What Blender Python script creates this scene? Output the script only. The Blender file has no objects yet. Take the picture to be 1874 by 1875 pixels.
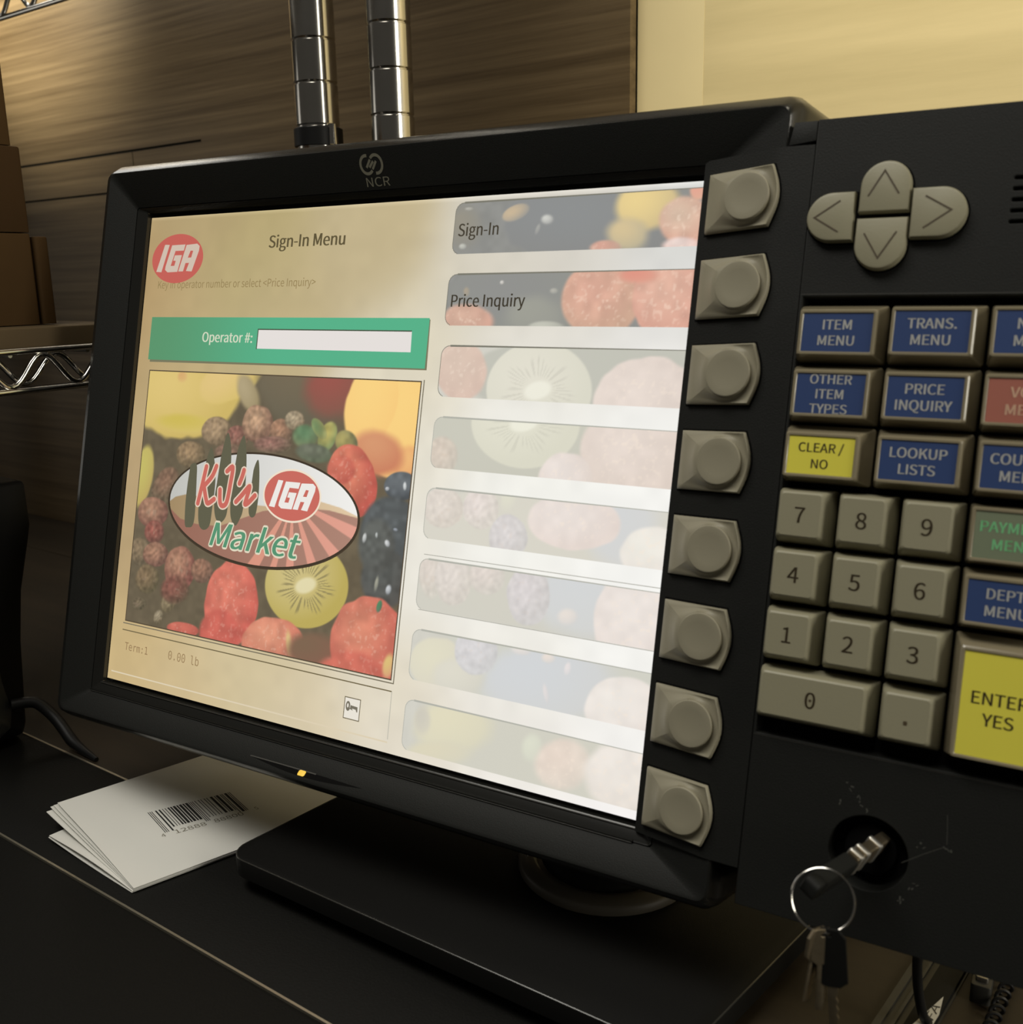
import bpy, bmesh, math
import numpy as np
from mathutils import Vector, Matrix
from mathutils.geometry import tessellate_polygon

SCN = bpy.context.scene
COL = SCN.collection
# ---------------------------------------------------------------- frames
# Working unit: 1 unit = 1.2404 mm. World X = along the screen, Y = into the room, Z = up.
# The screen's lower left corner is the origin; the counter top lies at z = -56 units.
SC = 1.2404e-3
ZC = -56.0
Z0 = 0.95 - ZC * SC
TILT = math.radians(14.0)
YAW = math.radians(5.5)
def wp(x, y, z):                       # units -> world metres
    return Vector((x * SC, y * SC, z * SC + Z0))
_M = Matrix(((1, 0, 0), (0, math.sin(TILT), -math.cos(TILT)), (0, math.cos(TILT), math.sin(TILT))))
def mw(u, v, h):                       # screen frame (right, up, out) -> world
    p = _M @ Vector((u, v, h)); return wp(*p)
def lw(s, d, z):                       # shelf/wall frame (along, deep, up) -> world
    return wp(s * math.cos(YAW) + d * math.sin(YAW), -s * math.sin(YAW) + d * math.cos(YAW), z)

# ---------------------------------------------------------------- camera
cam_d = bpy.data.cameras.new('camera'); cam = bpy.data.objects.new('camera', cam_d); COL.objects.link(cam)
right = Vector((0.86252, 0.50564, -0.01958)); down = Vector((0.09817, -0.20517, -0.97379)); fwd = Vector((-0.49641, 0.83799, -0.2266))
cm = Matrix((right, -down, -fwd)).transposed().to_4x4()
cm.translation = wp(334.872, -244.352, 153.141)
cam.matrix_world = cm
cam_d.sensor_fit = 'HORIZONTAL'; cam_d.sensor_width = 36.0; cam_d.lens = 36.0 * 1850.0 / 1874.0
cam_d.clip_start = 0.01; cam_d.clip_end = 50
cam_d.dof.use_dof = True; cam_d.dof.focus_distance = 0.47; cam_d.dof.aperture_fstop = 19.0
SCN.camera = cam
# ---------------------------------------------------------------- world, lights, exposure
w = bpy.data.worlds.new('room_air'); SCN.world = w; w.use_nodes = True
w.node_tree.nodes['Background'].inputs[0].default_value = (1.0, 0.93, 0.80, 1)
w.node_tree.nodes['Background'].inputs[1].default_value = 0.05
def area(name, pos, target, sx, sy, power, color):
    l = bpy.data.lights.new(name, 'AREA'); l.shape = 'RECTANGLE'; l.size = sx; l.size_y = sy; l.energy = power; l.color = color
    o = bpy.data.objects.new(name, l); COL.objects.link(o); o.location = pos
    o.rotation_euler = (target - pos).to_track_quat('-Z', 'Y').to_euler(); return o
area('ceiling_lamp', wp(-50, -420, 1150), wp(150, 0, 0), 1.2, 0.5, 13.4, (1.0, 0.965, 0.88))
area('post_glint_fill', lw(1400, 20, 480), lw(250, 273, 240), 0.35, 0.95, 9.0, (1.0, 0.95, 0.82))  # added off-frame strip that puts bright highlights on the chrome posts
area('chamfer_fill', lw(-450, 235, 505), lw(10, 40, 198), 0.34, 0.12, 0.5, (1.0, 0.98, 0.92))  # added off-frame, aimed to light up the bezel's top chamfer
area('left_edge_fill', wp(-1050, -230, 150), wp(0, 0, 110), 0.35, 0.9, 0.7, (1.0, 0.96, 0.88))  # added fill panel, only there for the highlight on the left rim
def spot(name, pos, target, power, deg, blend, color, soft):
    l = bpy.data.lights.new(name, 'SPOT'); l.energy = power; l.color = color; l.spot_size = math.radians(deg); l.spot_blend = blend; l.shadow_soft_size = soft
    o = bpy.data.objects.new(name, l); COL.objects.link(o); o.location = pos; o.rotation_euler = (target - pos).to_track_quat('-Z', 'Y').to_euler(); return o
spot('beige_wall_fill', lw(400, 90, 640), lw(275, 273, 250), 17, 56, 0.8, (1.0, 0.93, 0.74), 0.06)  # added spot that brightens the beige wall, no fixture modelled
spot('shelf_lamp', lw(-600, 60, 620), lw(-500, 273, 450), 60, 44, 0.5, (1.0, 0.95, 0.78), 0.04)
vs = SCN.view_settings; vs.view_transform = 'Standard'; vs.look = 'None'; vs.exposure = 0.0; vs.gamma = 1.0; vs.use_curve_mapping = False

# ---------------------------------------------------------------- materials
def lin1(c): return c / 12.92 if c < 0.04045 else ((c + 0.055) / 1.055) ** 2.4
def lin(r, g, b): return tuple(lin1(x / 255.0) for x in (r, g, b))
def alb(r, g, b, e=0.6): return tuple(min(0.9, x / e) for x in lin(r, g, b))
def mat(name, color, rough=0.5, metal=0.0, spec=0.5, bump=0.0, bscale=600.0, var=0.0, vscale=40.0, coat=0.0):
    m = bpy.data.materials.new(name); m.use_nodes = True; nt = m.node_tree; b = nt.nodes['Principled BSDF']
    b.inputs['Base Color'].default_value = (*color, 1); b.inputs['Roughness'].default_value = rough
    b.inputs['Metallic'].default_value = metal; b.inputs['Specular IOR Level'].default_value = spec
    b.inputs['Coat Weight'].default_value = coat
    tc = nt.nodes.new('ShaderNodeTexCoord')
    if bump:
        n = nt.nodes.new('ShaderNodeTexNoise'); n.inputs['Scale'].default_value = bscale; n.inputs['Detail'].default_value = 3
        bp = nt.nodes.new('ShaderNodeBump'); bp.inputs['Strength'].default_value = bump; bp.inputs['Distance'].default_value = 0.0004
        nt.links.new(tc.outputs['Object'], n.inputs['Vector']); nt.links.new(n.outputs['Fac'], bp.inputs['Height']); nt.links.new(bp.outputs[0], b.inputs['Normal'])
    n2 = nt.nodes.new('ShaderNodeTexNoise'); n2.inputs['Scale'].default_value = vscale; n2.inputs['Detail'].default_value = 4
    mr = nt.nodes.new('ShaderNodeMapRange'); mr.inputs['To Min'].default_value = 1 - max(var, 0.03); mr.inputs['To Max'].default_value = 1 + max(var, 0.03)
    mx = nt.nodes.new('ShaderNodeVectorMath'); mx.operation = 'SCALE'; mx.inputs[0].default_value = color
    nt.links.new(tc.outputs['Object'], n2.inputs['Vector']); nt.links.new(n2.outputs['Fac'], mr.inputs[0]); nt.links.new(mr.outputs[0], mx.inputs['Scale'])
    nt.links.new(mx.outputs[0], b.inputs['Base Color'])
    return m
def wood(name, c_dark, c_light, sx, sy, sz, rough=0.5, rot=0.0, spec=0.4):
    m = bpy.data.materials.new(name); m.use_nodes = True; nt = m.node_tree; b = nt.nodes['Principled BSDF']
    tc = nt.nodes.new('ShaderNodeTexCoord'); mp = nt.nodes.new('ShaderNodeMapping'); mp.inputs['Scale'].default_value = (sx, sy, sz)
    mp.inputs['Rotation'].default_value = (0, rot, 0)
    n = nt.nodes.new('ShaderNodeTexNoise'); n.inputs['Scale'].default_value = 1.0; n.inputs['Detail'].default_value = 7; n.inputs['Roughness'].default_value = 0.65
    r = nt.nodes.new('ShaderNodeValToRGB'); r.color_ramp.elements[0].position = 0.34; r.color_ramp.elements[1].position = 0.66
    r.color_ramp.elements[0].color = (*c_dark, 1); r.color_ramp.elements[1].color = (*c_light, 1)
    nt.links.new(tc.outputs['Object'], mp.inputs[0]); nt.links.new(mp.outputs[0], n.inputs['Vector']); nt.links.new(n.outputs['Fac'], r.inputs[0]); nt.links.new(r.outputs[0], b.inputs['Base Color'])
    b.inputs['Roughness'].default_value = rough; b.inputs['Specular IOR Level'].default_value = spec
    return m
def glow(name, rgb, k=1.0):            # a lit colour on the display
    m = bpy.data.materials.new(name); m.use_nodes = True; b = m.node_tree.nodes['Principled BSDF']
    b.inputs['Base Color'].default_value = (0.01, 0.01, 0.01, 1); b.inputs['Roughness'].default_value = 0.35; b.inputs['Specular IOR Level'].default_value = 0.25
    b.inputs['Emission Color'].default_value = (*lin(*rgb), 1); b.inputs['Emission Strength'].default_value = k
    return m
def glow_attr(name):
    m = glow(name, (255, 255, 255)); nt = m.node_tree
    a = nt.nodes.new('ShaderNodeAttribute'); a.attribute_name = 'Col'
    nt.links.new(a.outputs['Color'], nt.nodes['Principled BSDF'].inputs['Emission Color']); return m

M = {}
M['plastic'] = mat('black_plastic', (0.0118, 0.0122, 0.0108), 0.58, spec=0.25, bump=0.25, bscale=2500)
M['plastic_flat'] = mat('matte_black_plastic', (0.008, 0.008, 0.0072), 0.65, spec=0.2, bump=0.2, bscale=2500)
M['plastic_gloss'] = mat('satin_black_plastic', (0.012, 0.012, 0.0105), 0.25, spec=0.6)
M['slab'] = mat('matte_black_base', (0.0048, 0.0046, 0.0040), 0.6, spec=0.18, bump=0.2, bscale=2500)
M['edge'] = mat('edge_highlight', (0.035, 0.034, 0.030), 0.22, spec=0.8)  # lightened gloss that stands in for highlights along black edges
M['void'] = mat('black_recess', (0.004, 0.004, 0.004), 0.9, spec=0.1)
M['key'] = mat('warm_grey_key', alb(122, 118, 98), 0.42, spec=0.5, bump=0.08, bscale=1500)
M['soft'] = mat('grey_soft_key', alb(124, 119, 102), 0.45, spec=0.35, bump=0.05, bscale=1500)
M['cover'] = mat('clear_key_cover', alb(112, 104, 84), 0.22, spec=0.6, coat=0.4)
M['blue'] = mat('blue_label', alb(42, 58, 96), 0.35)
M['yellow'] = mat('yellow_label', alb(192, 184, 68), 0.35)
M['red'] = mat('red_label', alb(140, 86, 74), 0.35)
M['green'] = mat('grey_green_label', alb(100, 108, 88), 0.35)
M['ink_white'] = mat('white_legend', alb(172, 172, 168), 0.5)
M['ink_dark'] = mat('dark_legend', alb(62, 52, 36), 0.5)
M['ink_pink'] = mat('pink_legend', alb(236, 165, 140), 0.5)
M['ink_green'] = mat('green_legend', alb(120, 188, 136), 0.5)
M['logo'] = mat('grey_print', alb(98, 96, 84, 0.5), 0.6)
M['scratch'] = mat('scuff', alb(60, 60, 55), 0.6)
M['chrome'] = mat('chrome', (0.62, 0.60, 0.56), 0.16, metal=1.0, var=0.1, vscale=60)
M['chrome_dull'] = mat('dull_chrome', (0.40, 0.38, 0.34), 0.32, metal=1.0, var=0.1, vscale=60)
M['steel'] = mat('steel', (0.80, 0.77, 0.70), 0.45, metal=1.0)
M['brass'] = mat('worn_brass', (0.46, 0.38, 0.26), 0.42, metal=1.0, var=0.2, vscale=400)
M['paper'] = mat('white_paper', (0.78, 0.77, 0.72), 0.8, spec=0.2, var=0.03, vscale=30)
M['ink'] = mat('black_ink', (0.02, 0.02, 0.018), 0.7)
M['ink_grey'] = mat('grey_ink', alb(96, 92, 78), 0.7)
M['counter'] = mat('black_laminate', (0.0058, 0.0056, 0.0046), 0.6, spec=0.18, bump=0.3, bscale=900, var=0.25, vscale=900)
M['brown_counter'] = wood('dark_wood_counter', (0.024, 0.017, 0.009), (0.040, 0.028, 0.015), 3, 40, 40, 0.6)
M['panel'] = wood('brown_wood_panel', (0.062, 0.038, 0.014), (0.150, 0.103, 0.050), 2.6, 60, 130, 0.42)
M['panel_dark'] = mat('panel_groove', (0.006, 0.005, 0.003), 0.9, spec=0.05)
M['beige'] = wood('beige_wood_wall', alb(182, 166, 122, 0.75), alb(196, 179, 134, 0.75), 3, 30, 38, 0.55, rot=-0.18)
M['beige_trim'] = mat('beige_trim', alb(198, 182, 138, 0.72), 0.55, var=0.03)
M['card'] = mat('brown_cardboard', alb(58, 42, 22), 0.8, spec=0.15, var=0.12, vscale=25)
M['card_dark'] = mat('dark_cardboard', alb(50, 35, 18), 0.8, spec=0.15, var=0.12, vscale=25)
M['card_light'] = mat('shade_board_grey_brown', alb(70, 58, 40), 0.7, spec=0.2, var=0.1, vscale=25)
M['device'] = mat('black_device_plastic', (0.006, 0.006, 0.006), 0.45, spec=0.3)
M['device_gloss'] = mat('grey_device_gloss', (0.045, 0.046, 0.044), 0.22, spec=0.7)
M['cable'] = mat('black_rubber', (0.006, 0.006, 0.006), 0.5)
M['trim'] = mat('metal_edging', (0.50, 0.46, 0.36), 0.35, metal=0.8)
M['ring'] = mat('grey_swivel', (0.10, 0.088, 0.068), 0.45, spec=0.5)
M['floor'] = mat('grey_floor', (0.10, 0.095, 0.085), 0.6, var=0.1)
M['led'] = glow('amber_lamp', (250, 205, 80), 1.0)
M['rail'] = mat('grey_rail', (0.045, 0.043, 0.037), 0.5, metal=0.2)

# ---------------------------------------------------------------- builders
def tag(o, label=None, cat=None, group=None, kind=None):
    if label: o['label'] = label
    if cat: o['category'] = cat
    if group: o['group'] = group
    if kind: o['kind'] = kind
    return o
def empty(name, loc, rot=(0, 0, 0)):
    o = bpy.data.objects.new(name, None); o.empty_display_size = 0.02; COL.objects.link(o); o.location = loc; o.rotation_euler = rot
    return o
def base_mat(o):
    m = Matrix.Identity(4)
    while o is not None:
        m = o.matrix_basis @ m; o = o.parent
    return m
class MB:
    """collects geometry in world metres, links it as one mesh object"""
    def __init__(s): s.v = []; s.f = []; s.cols = None
    def add(s, verts, faces):
        n = len(s.v); s.v += [Vector(x) for x in verts]; s.f += [tuple(i + n for i in f) for f in faces]
    def loft(s, rings, cap0=False, cap1=True, closed=True):
        n = len(rings[0]); base = len(s.v)
        for r in rings: s.v += [Vector(p) for p in r]
        for k in range(len(rings) - 1):
            a = base + k * n; b = a + n
            for i in range(n if closed else n - 1):
                j = (i + 1) % n; s.f.append((a + i, a + j, b + j, b + i))
        if cap0: s.f.append(tuple(base + i for i in reversed(range(n))))
        if cap1: s.f.append(tuple(base + (len(rings) - 1) * n + i for i in range(n)))
    def prism(s, outline, fn, h0, h1, bev=0.0):
        """outline [(a,b)], fn(a,b,h)->world; bev insets the top edge towards the centroid"""
        if bev:
            ins = inset(outline, bev); ins2 = inset(outline, bev * 0.3)
            s.loft([[fn(a, b, h0) for a, b in outline], [fn(a, b, h1 - bev) for a, b in outline], [fn(a, b, h1 - bev * 0.3) for a, b in ins2], [fn(a, b, h1) for a, b in ins]], True, True)
        else:
            s.loft([[fn(a, b, h0) for a, b in outline], [fn(a, b, h1) for a, b in outline]], True, True)
    def box(s, fn, a0, a1, b0, b1, c0, c1):
        P = [fn(a, b, c) for c in (c0, c1) for a, b in ((a0, b0), (a1, b0), (a1, b1), (a0, b1))]
        s.add(P, [(3, 2, 1, 0), (4, 5, 6, 7), (0, 1, 5, 4), (1, 2, 6, 5), (2, 3, 7, 6), (3, 0, 4, 7)])
    def tube(s, pts, r, n=12, closed=False):
        pts = [Vector(p) for p in pts]; N = len(pts); rings = []; up = None
        for i, p in enumerate(pts):
            if closed: t = pts[(i + 1) % N] - pts[i - 1]
            else: t = pts[min(i + 1, N - 1)] - pts[max(i - 1, 0)]
            t.normalize()
            if up is None: up = t.orthogonal().normalized()
            up = (up - t * up.dot(t)).normalized(); sd = t.cross(up)
            rr = r[i] if isinstance(r, (list, tuple)) else r
            rings.append([p + (up * math.cos(2 * math.pi * k / n) + sd * math.sin(2 * math.pi * k / n)) * rr for k in range(n)])
        if closed:
            b0 = len(s.v)
            for q in rings: s.v += q
            for k in range(N):
                a = b0 + k * n; b = b0 + ((k + 1) % N) * n
                for i in range(n): j = (i + 1) % n; s.f.append((a + i, a + j, b + j, b + i))
        else: s.loft(rings, True, True)
    def ribbon(s, pts, wd, fn, closed=False):
        """flat ribbon of half-width wd along 2-D points"""
        P = [Vector(p) for p in pts]; N = len(P); L = []; R = []
        for i in range(N):
            t0 = P[i] - P[i - 1] if (i > 0 or closed) else P[1] - P[0]
            t1 = P[(i + 1) % N] - P[i] if (i < N - 1 or closed) else P[-1] - P[-2]
            t0 = t0.normalized(); t1 = t1.normalized(); t = (t0 + t1).normalized(); nn = Vector((-t.y, t.x)); k = wd / max(0.35, nn.dot(Vector((-t1.y, t1.x))))
            L.append(fn(*(P[i] + nn * k))); R.append(fn(*(P[i] - nn * k)))
        F = []; m = N if closed else N - 1
        for i in range(m): j = (i + 1) % N; F.append((i, N + i, N + j, j))
        s.add(L + R, F)
    def build(s, name, material, parent=None, smooth=40, recalc=True, at=None, rz=0.0):
        if at is not None: fr = Matrix.Translation(at) @ Matrix.Rotation(rz, 4, 'Z'); inv = fr.inverted()
        else: inv = base_mat(parent).inverted() if parent is not None else Matrix.Identity(4)
        me = bpy.data.meshes.new(name); me.from_pydata([inv @ v for v in s.v], [], s.f); me.validate()
        if recalc:
            bm = bmesh.new(); bm.from_mesh(me); bmesh.ops.recalc_face_normals(bm, faces=bm.faces); bm.to_mesh(me); bm.free()
        if smooth:
            me.polygons.foreach_set('use_smooth', [True] * len(me.polygons)); me.set_sharp_from_angle(angle=math.radians(smooth))
        me.materials.append(material)
        o = bpy.data.objects.new(name, me); COL.objects.link(o); o.parent = parent
        if at is not None: o.location = at; o.rotation_euler = (0, 0, rz)
        return o
def inset(outline, d):
    P = [Vector(p) for p in outline]; N = len(P); out = []
    ar = sum(P[i].x * P[(i + 1) % N].y - P[(i + 1) % N].x * P[i].y for i in range(N)); sg = 1 if ar > 0 else -1
    for i in range(N):
        t0 = (P[i] - P[i - 1]).normalized(); t1 = (P[(i + 1) % N] - P[i]).normalized()
        n0 = Vector((-t0.y, t0.x)) * sg; n1 = Vector((-t1.y, t1.x)) * sg; b = (n0 + n1)
        if b.length < 1e-6: b = n0
        b.normalize(); out.append(tuple(P[i] + b * (d / max(0.4, b.dot(n1)))))
    return out
def rr(x0, x1, y0, y1, r, n=5):        # rounded rectangle, 4*(n+1) points, counter-clockwise
    r = max(r, 1e-4); out = []
    for cx, cy, a0 in ((x1 - r, y0 + r, -90), (x1 - r, y1 - r, 0), (x0 + r, y1 - r, 90), (x0 + r, y0 + r, 180)):
        for k in range(n + 1):
            a = math.radians(a0 + 90.0 * k / n); out.append((cx + r * math.cos(a), cy + r * math.sin(a)))
    return out
def ell(cx, cy, rx, ry, n=48): return [(cx + rx * math.cos(2 * math.pi * k / n), cy + ry * math.sin(2 * math.pi * k / n)) for k in range(n)]
def flat(name, polys, fn, material, parent):
    """flat filled outlines (holes allowed) -> mesh object"""
    c = bpy.data.curves.new('outline', 'CURVE'); c.dimensions = '2D'; c.fill_mode = 'BOTH'
    for p in polys:
        sp = c.splines.new('POLY'); sp.points.add(len(p) - 1)
        for q, (a, b) in zip(sp.points, p): q.co = (a, b, 0, 1)
        sp.use_cyclic_u = True
    return curve_mesh(name, c, fn, material, parent)
def curve_mesh(name, c, fn, material, parent):
    o = bpy.data.objects.new('outline', c); COL.objects.link(o)
    dg = bpy.context.evaluated_depsgraph_get(); dg.update()
    me = bpy.data.meshes.new_from_object(o.evaluated_get(dg)); bpy.data.objects.remove(o); bpy.data.curves.remove(c)
    mb = MB(); mb.add([fn(v.co.x, v.co.y, v.co.z) for v in me.vertices], [tuple(p.vertices) for p in me.polygons]); bpy.data.meshes.remove(me)
    if material is None: return mb
    return mb.build(name, material, parent, smooth=0, recalc=False)
def glyphs(c):
    """text curve -> flat triangles"""
    o = bpy.data.objects.new('txt', c); COL.objects.link(o); dg = bpy.context.evaluated_depsgraph_get(); dg.update()
    cu = o.evaluated_get(dg).to_curve(dg, apply_modifiers=False); loops = []
    for sp in cu.splines:
        P = []
        if sp.type == 'BEZIER':
            B = sp.bezier_points; n = len(B)
            for i in range(n):
                a, b = B[i], B[(i + 1) % n]; p0, p1, p2, p3 = a.co, a.handle_right, b.handle_left, b.co; st = (p1 - p0).cross(p3 - p0).length + (p2 - p0).cross(p3 - p0).length < 1e-5
                for k in range(1 if st else 6):
                    t = k / 6.0; P.append(p0 * (1 - t) ** 3 + 3 * p1 * t * (1 - t) ** 2 + 3 * p2 * t * t * (1 - t) + p3 * t ** 3)
        else: P = [Vector(q.co[:3]) for q in sp.points]
        Q = [q for i, q in enumerate(P) if (q - P[i - 1]).length > 1e-6]
        if len(Q) > 2: loops.append(Q)
    o.to_curve_clear(); bpy.data.objects.remove(o); bpy.data.curves.remove(c)
    ar = lambda L: sum(L[i - 1].x * L[i].y - L[i].x * L[i - 1].y for i in range(len(L))) / 2
    def inside(p, L):
        r = False
        for i in range(len(L)):
            a, b = L[i - 1], L[i]
            if (a.y > p.y) != (b.y > p.y) and p.x < (b.x - a.x) * (p.y - a.y) / (b.y - a.y) + a.x: r = not r
        return r
    A = [ar(L) for L in loops]; sg = 1 if A[max(range(len(A)), key=lambda i: abs(A[i]))] > 0 else -1; mb = MB()
    for i, L in enumerate(loops):
        if A[i] * sg <= 0: continue
        hs = [loops[j] for j in range(len(loops)) if A[j] * sg < 0 and abs(A[j]) < abs(A[i]) and inside(loops[j][0], L)]
        allp = [p for q in [L] + hs for p in q]; mb.add(allp, tessellate_polygon([L] + hs))
    return mb
FONTS = {}
def font(kind):                        # Blender's own bundled fonts, with the built-in one as fallback
    if kind not in FONTS:
        FONTS[kind] = None
        try:
            import os
            f = os.path.join(bpy.utils.system_resource('DATAFILES'), 'fonts', {'sans': 'Noto Sans CJK Regular.woff2', 'mono': 'DejaVuSansMono.woff2'}[kind])
            if os.path.exists(f): FONTS[kind] = bpy.data.fonts.load(f)
        except Exception: pass
    return FONTS[kind]
def text_mb(body, x, y, cap, fn, width=None, bold=0.0, shear=0.0, align='L', h=0.0, kind='sans', ring=0):
    """text with given cap height, baseline (x, y); bold (in cap heights) overlays shifted copies"""
    def mk(t):
        c = bpy.data.curves.new('txt', 'FONT'); c.body = t; c.size = 1.0; c.resolution_u = 4; c.shear = shear
        if font(kind): c.font = font(kind)
        return c
    ref = glyphs(mk('H')); H = max(v.y for v in ref.v) - min(v.y for v in ref.v); y0 = min(v.y for v in ref.v)
    t = glyphs(mk(body))
    x0 = min(v.x for v in t.v); x1 = max(v.x for v in t.v); k = cap / H; kx = k if width is None else width / (x1 - x0)
    if align == 'C': x = x - (x1 - x0) * kx / 2
    if align == 'R': x = x - (x1 - x0) * kx
    mb = MB(); offs = [(0, 0)]
    if ring: offs = [(bold * cap * math.cos(2 * math.pi * q / ring), bold * cap * math.sin(2 * math.pi * q / ring)) for q in range(ring)]
    elif bold: offs = [(-bold * cap, 0), (0, 0), (bold * cap, 0)]
    for ox, oy in offs: mb.add([fn(x + ox + (v.x - x0) * kx, y + oy + (v.y - y0) * k, h) for v in t.v], t.f)
    return mb
def merge(*mbs):
    m = MB()
    for q in mbs: m.add(q.v, q.f)
    return m
def lathe(fn, prof, n=32):             # prof [(radius, z)]
    mb = MB(); mb.loft([[fn(r * math.cos(2 * math.pi * k / n), r * math.sin(2 * math.pi * k / n), z) for k in range(n)] for r, z in prof], True, True); return mb
YR = (0, 0, -YAW)

# ================================================================ the setting
WD = 273.0                             # depth of the brown wall face
def S(o, kind='structure'): o['kind'] = kind; return o
fl = MB(); fl.box(lw, -1500, 1200, -1200, 330, -830, -822); S(fl.build('floor', M['floor'], at=wp(0, 0, -822), rz=-YAW))
wb = MB(); bd = 6.0
wb.box(lw, -1100, 83.5, WD, WD + bd, -56, 900); S(wb.build('wall_back', M['panel'], at=lw(0, WD, ZC), rz=-YAW))
for n_, (s0, s1, z0, z1) in enumerate(((-1100, -262, 250.6, 252.2), (-1100, -262, 222.2, 223.6), (-344.2, -343.7, 223.6, 250.6))):
    g = MB(); g.box(lw, s0, s1, WD - 0.15, WD + 1, z0, z1); S(g.build('trim_%d' % (n_ + 3), M['panel_dark'], at=lw(s0, WD, z0), rz=-YAW))
wk = MB(); wk.box(lw, -1100, 83.3, WD + bd, WD + bd + 20, -830, 900); S(wk.build('trim_1', M['panel_dark'], at=lw(0, WD + bd, ZC), rz=-YAW))
tr = MB(); tr.box(lw, 83.5, 120.4, WD + 7.9, WD + 27, -830, 900); S(tr.build('trim_2', M['beige_trim'], at=lw(100, WD, ZC), rz=-YAW))
wr = MB(); wr.box(lw, 120.4, 1100, WD + 8, WD + 28, -830, 900); S(wr.build('wall_right', M['beige'], at=lw(120, WD, ZC), rz=-YAW))

# ---------------------------------------------------------------- counter
ct = empty('checkout_counter', lw(100, -40, -822), YR)
tag(ct, 'long black and dark brown counter that everything stands on', 'counter')
m = MB(); m.prism(rr(-900, 900, -330, -41.7, 2), lw, ZC - 24, ZC, 1.2); m.build('front_worktop', M['counter'], ct)
m = MB(); m.prism(rr(-900, 900, -40.8, 12.6, 0.6), lw, ZC - 24, ZC, 0.5); m.build('rear_worktop', M['counter'], ct)
m = MB(); m.box(lw, -900, 900, -41.65, -40.85, ZC - 20, ZC + 0.12); m.build('metal_edging', M['trim'], ct)
m = MB(); m.box(lw, -900, 900, 12.5, 13.5, ZC - 20, ZC + 0.15); m.build('metal_edging', M['trim'], ct)
m = MB(); m.box(lw, -900, 900, 13.6, 205.6, ZC - 24, ZC); m.box(lw, -900, 900, 206.6, 272.6, ZC - 24, ZC); m.build('wooden_worktop', M['brown_counter'], ct)
m = MB(); m.box(lw, -880, 880, -310, 270, -822, ZC - 24.2); m.build('cabinet_body', M['plastic_flat'], ct)

# ---------------------------------------------------------------- wire shelving
def post(parent, s, d, z0, z1, r):
    prof = []; z = z0
    while z < z1:
        prof += [(r, z + 0.3), (r, z + 6), (r, z + 13), (r, z + 19.2), (r * 0.95, z + 19.5), (r * 0.95, z + 20.0)]; z += 20.5
    lathe(lambda x, y, zz: lw(s + x, d + y, zz), prof, 28).build('post', M['chrome'], parent, smooth=15)
def truss(parent, fn, a0, a1, zb, zt, lam, ph, r=1.45):
    """two rails with a wavy wire between them, fn(a, z)->world"""
    m = MB(); m.tube([fn(a0, zt), fn(a1, zt)], r * SC, 10); m.build('rail', M['chrome'], parent)
    m = MB(); m.tube([fn(a0, zb), fn(a1, zb)], r * SC, 10); m.build('rail', M['chrome'], parent)
    pts = []; n = int((a1 - a0) / lam * 16)
    for i in range(n + 1):
        a = a0 + (a1 - a0) * i / n; pts.append(fn(a, (zb + zt) / 2 + (zt - zb - 3.2) / 2 * math.cos(2 * math.pi * (a - ph) / lam)))
    m = MB(); m.tube(pts, r * 0.9 * SC, 10); m.build('wavy_wire', M['chrome'], parent)
PS = -47.8
sh = empty('wire_shelf', lw(PS, 180, ZC), YR)
tag(sh, 'chrome wire shelving unit carrying the brown boxes, grooved post on the left of two', 'shelf', 'chrome shelving units')
post(sh, PS, 180, ZC, 560, 11.2); post(sh, -620, 180, ZC, 560, 11.2)
m = lathe(lambda x, y, z: lw(PS + x, 180 + y, z), [(11.0, 220.5), (12.6, 220.8), (12.6, 229.2), (11.6, 229.8)], 28); m.build('collar', M['device'], sh)
m = MB(); m.tube([lw(PS + 12.2, 178, 220.8), lw(PS + 12.2, 178, 230.5)], [2.6 * SC, 2.2 * SC], 14); m.build('corner_clip', M['chrome'], sh)
truss(sh, lambda a, z: lw(-45.6, a, z), -70, 168, 112.0, 127.8, 29, 15.0)
m = MB(); m.tube([lw(-51, -70 + 238 * i / 140, 119.9 + 5.8 * math.cos(2 * math.pi * (238 * i / 140 - 94.0) / 29)) for i in range(141)], 1.2 * SC, 10); m.build('wavy_wire', M['chrome'], sh)
truss(sh, lambda a, z: lw(-610, a, z), -70, 168, 112.0, 127.8, 31, 10.0)
truss(sh, lambda a, z: lw(a, 178, z), -608, -59, 112.0, 127.8, 31, -66.0)
truss(sh, lambda a, z: lw(a, 180, z), -608, -59, 326.2, 343.0, 36, -320.0, 1.7)
m = MB()
for k in range(14): m.tube([lw(-609, -66 + k * 17.0, 126.2), lw(-46.4, -66 + k * 17.0, 126.2)], 0.9 * SC, 8)
m.build('shelf_wires', M['chrome_dull'], sh)
m = MB()
for k in range(14): m.tube([lw(-609, -52 + k * 17.0, 341.5), lw(-59, -52 + k * 17.0, 341.5)], 0.9 * SC, 8)
m.build('shelf_wires', M['chrome_dull'], sh)
m = MB(); m.prism(rr(-609, -335, -66, 176, 4), lw, 345.5, 348, 0.4); m.build('shade_board', M['card_light'], sh)  # unseen board added to keep ceiling light off the lower wall
s2 = empty('wire_shelf', lw(4, 180, ZC), YR)
tag(s2, 'grooved chrome post of the next shelving unit, right of the black collared post', 'shelf', 'chrome shelving units')
post(s2, 4.0, 180, ZC, 560, 10.6); post(s2, 330, 240, ZC, 130, 10.6)
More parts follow.
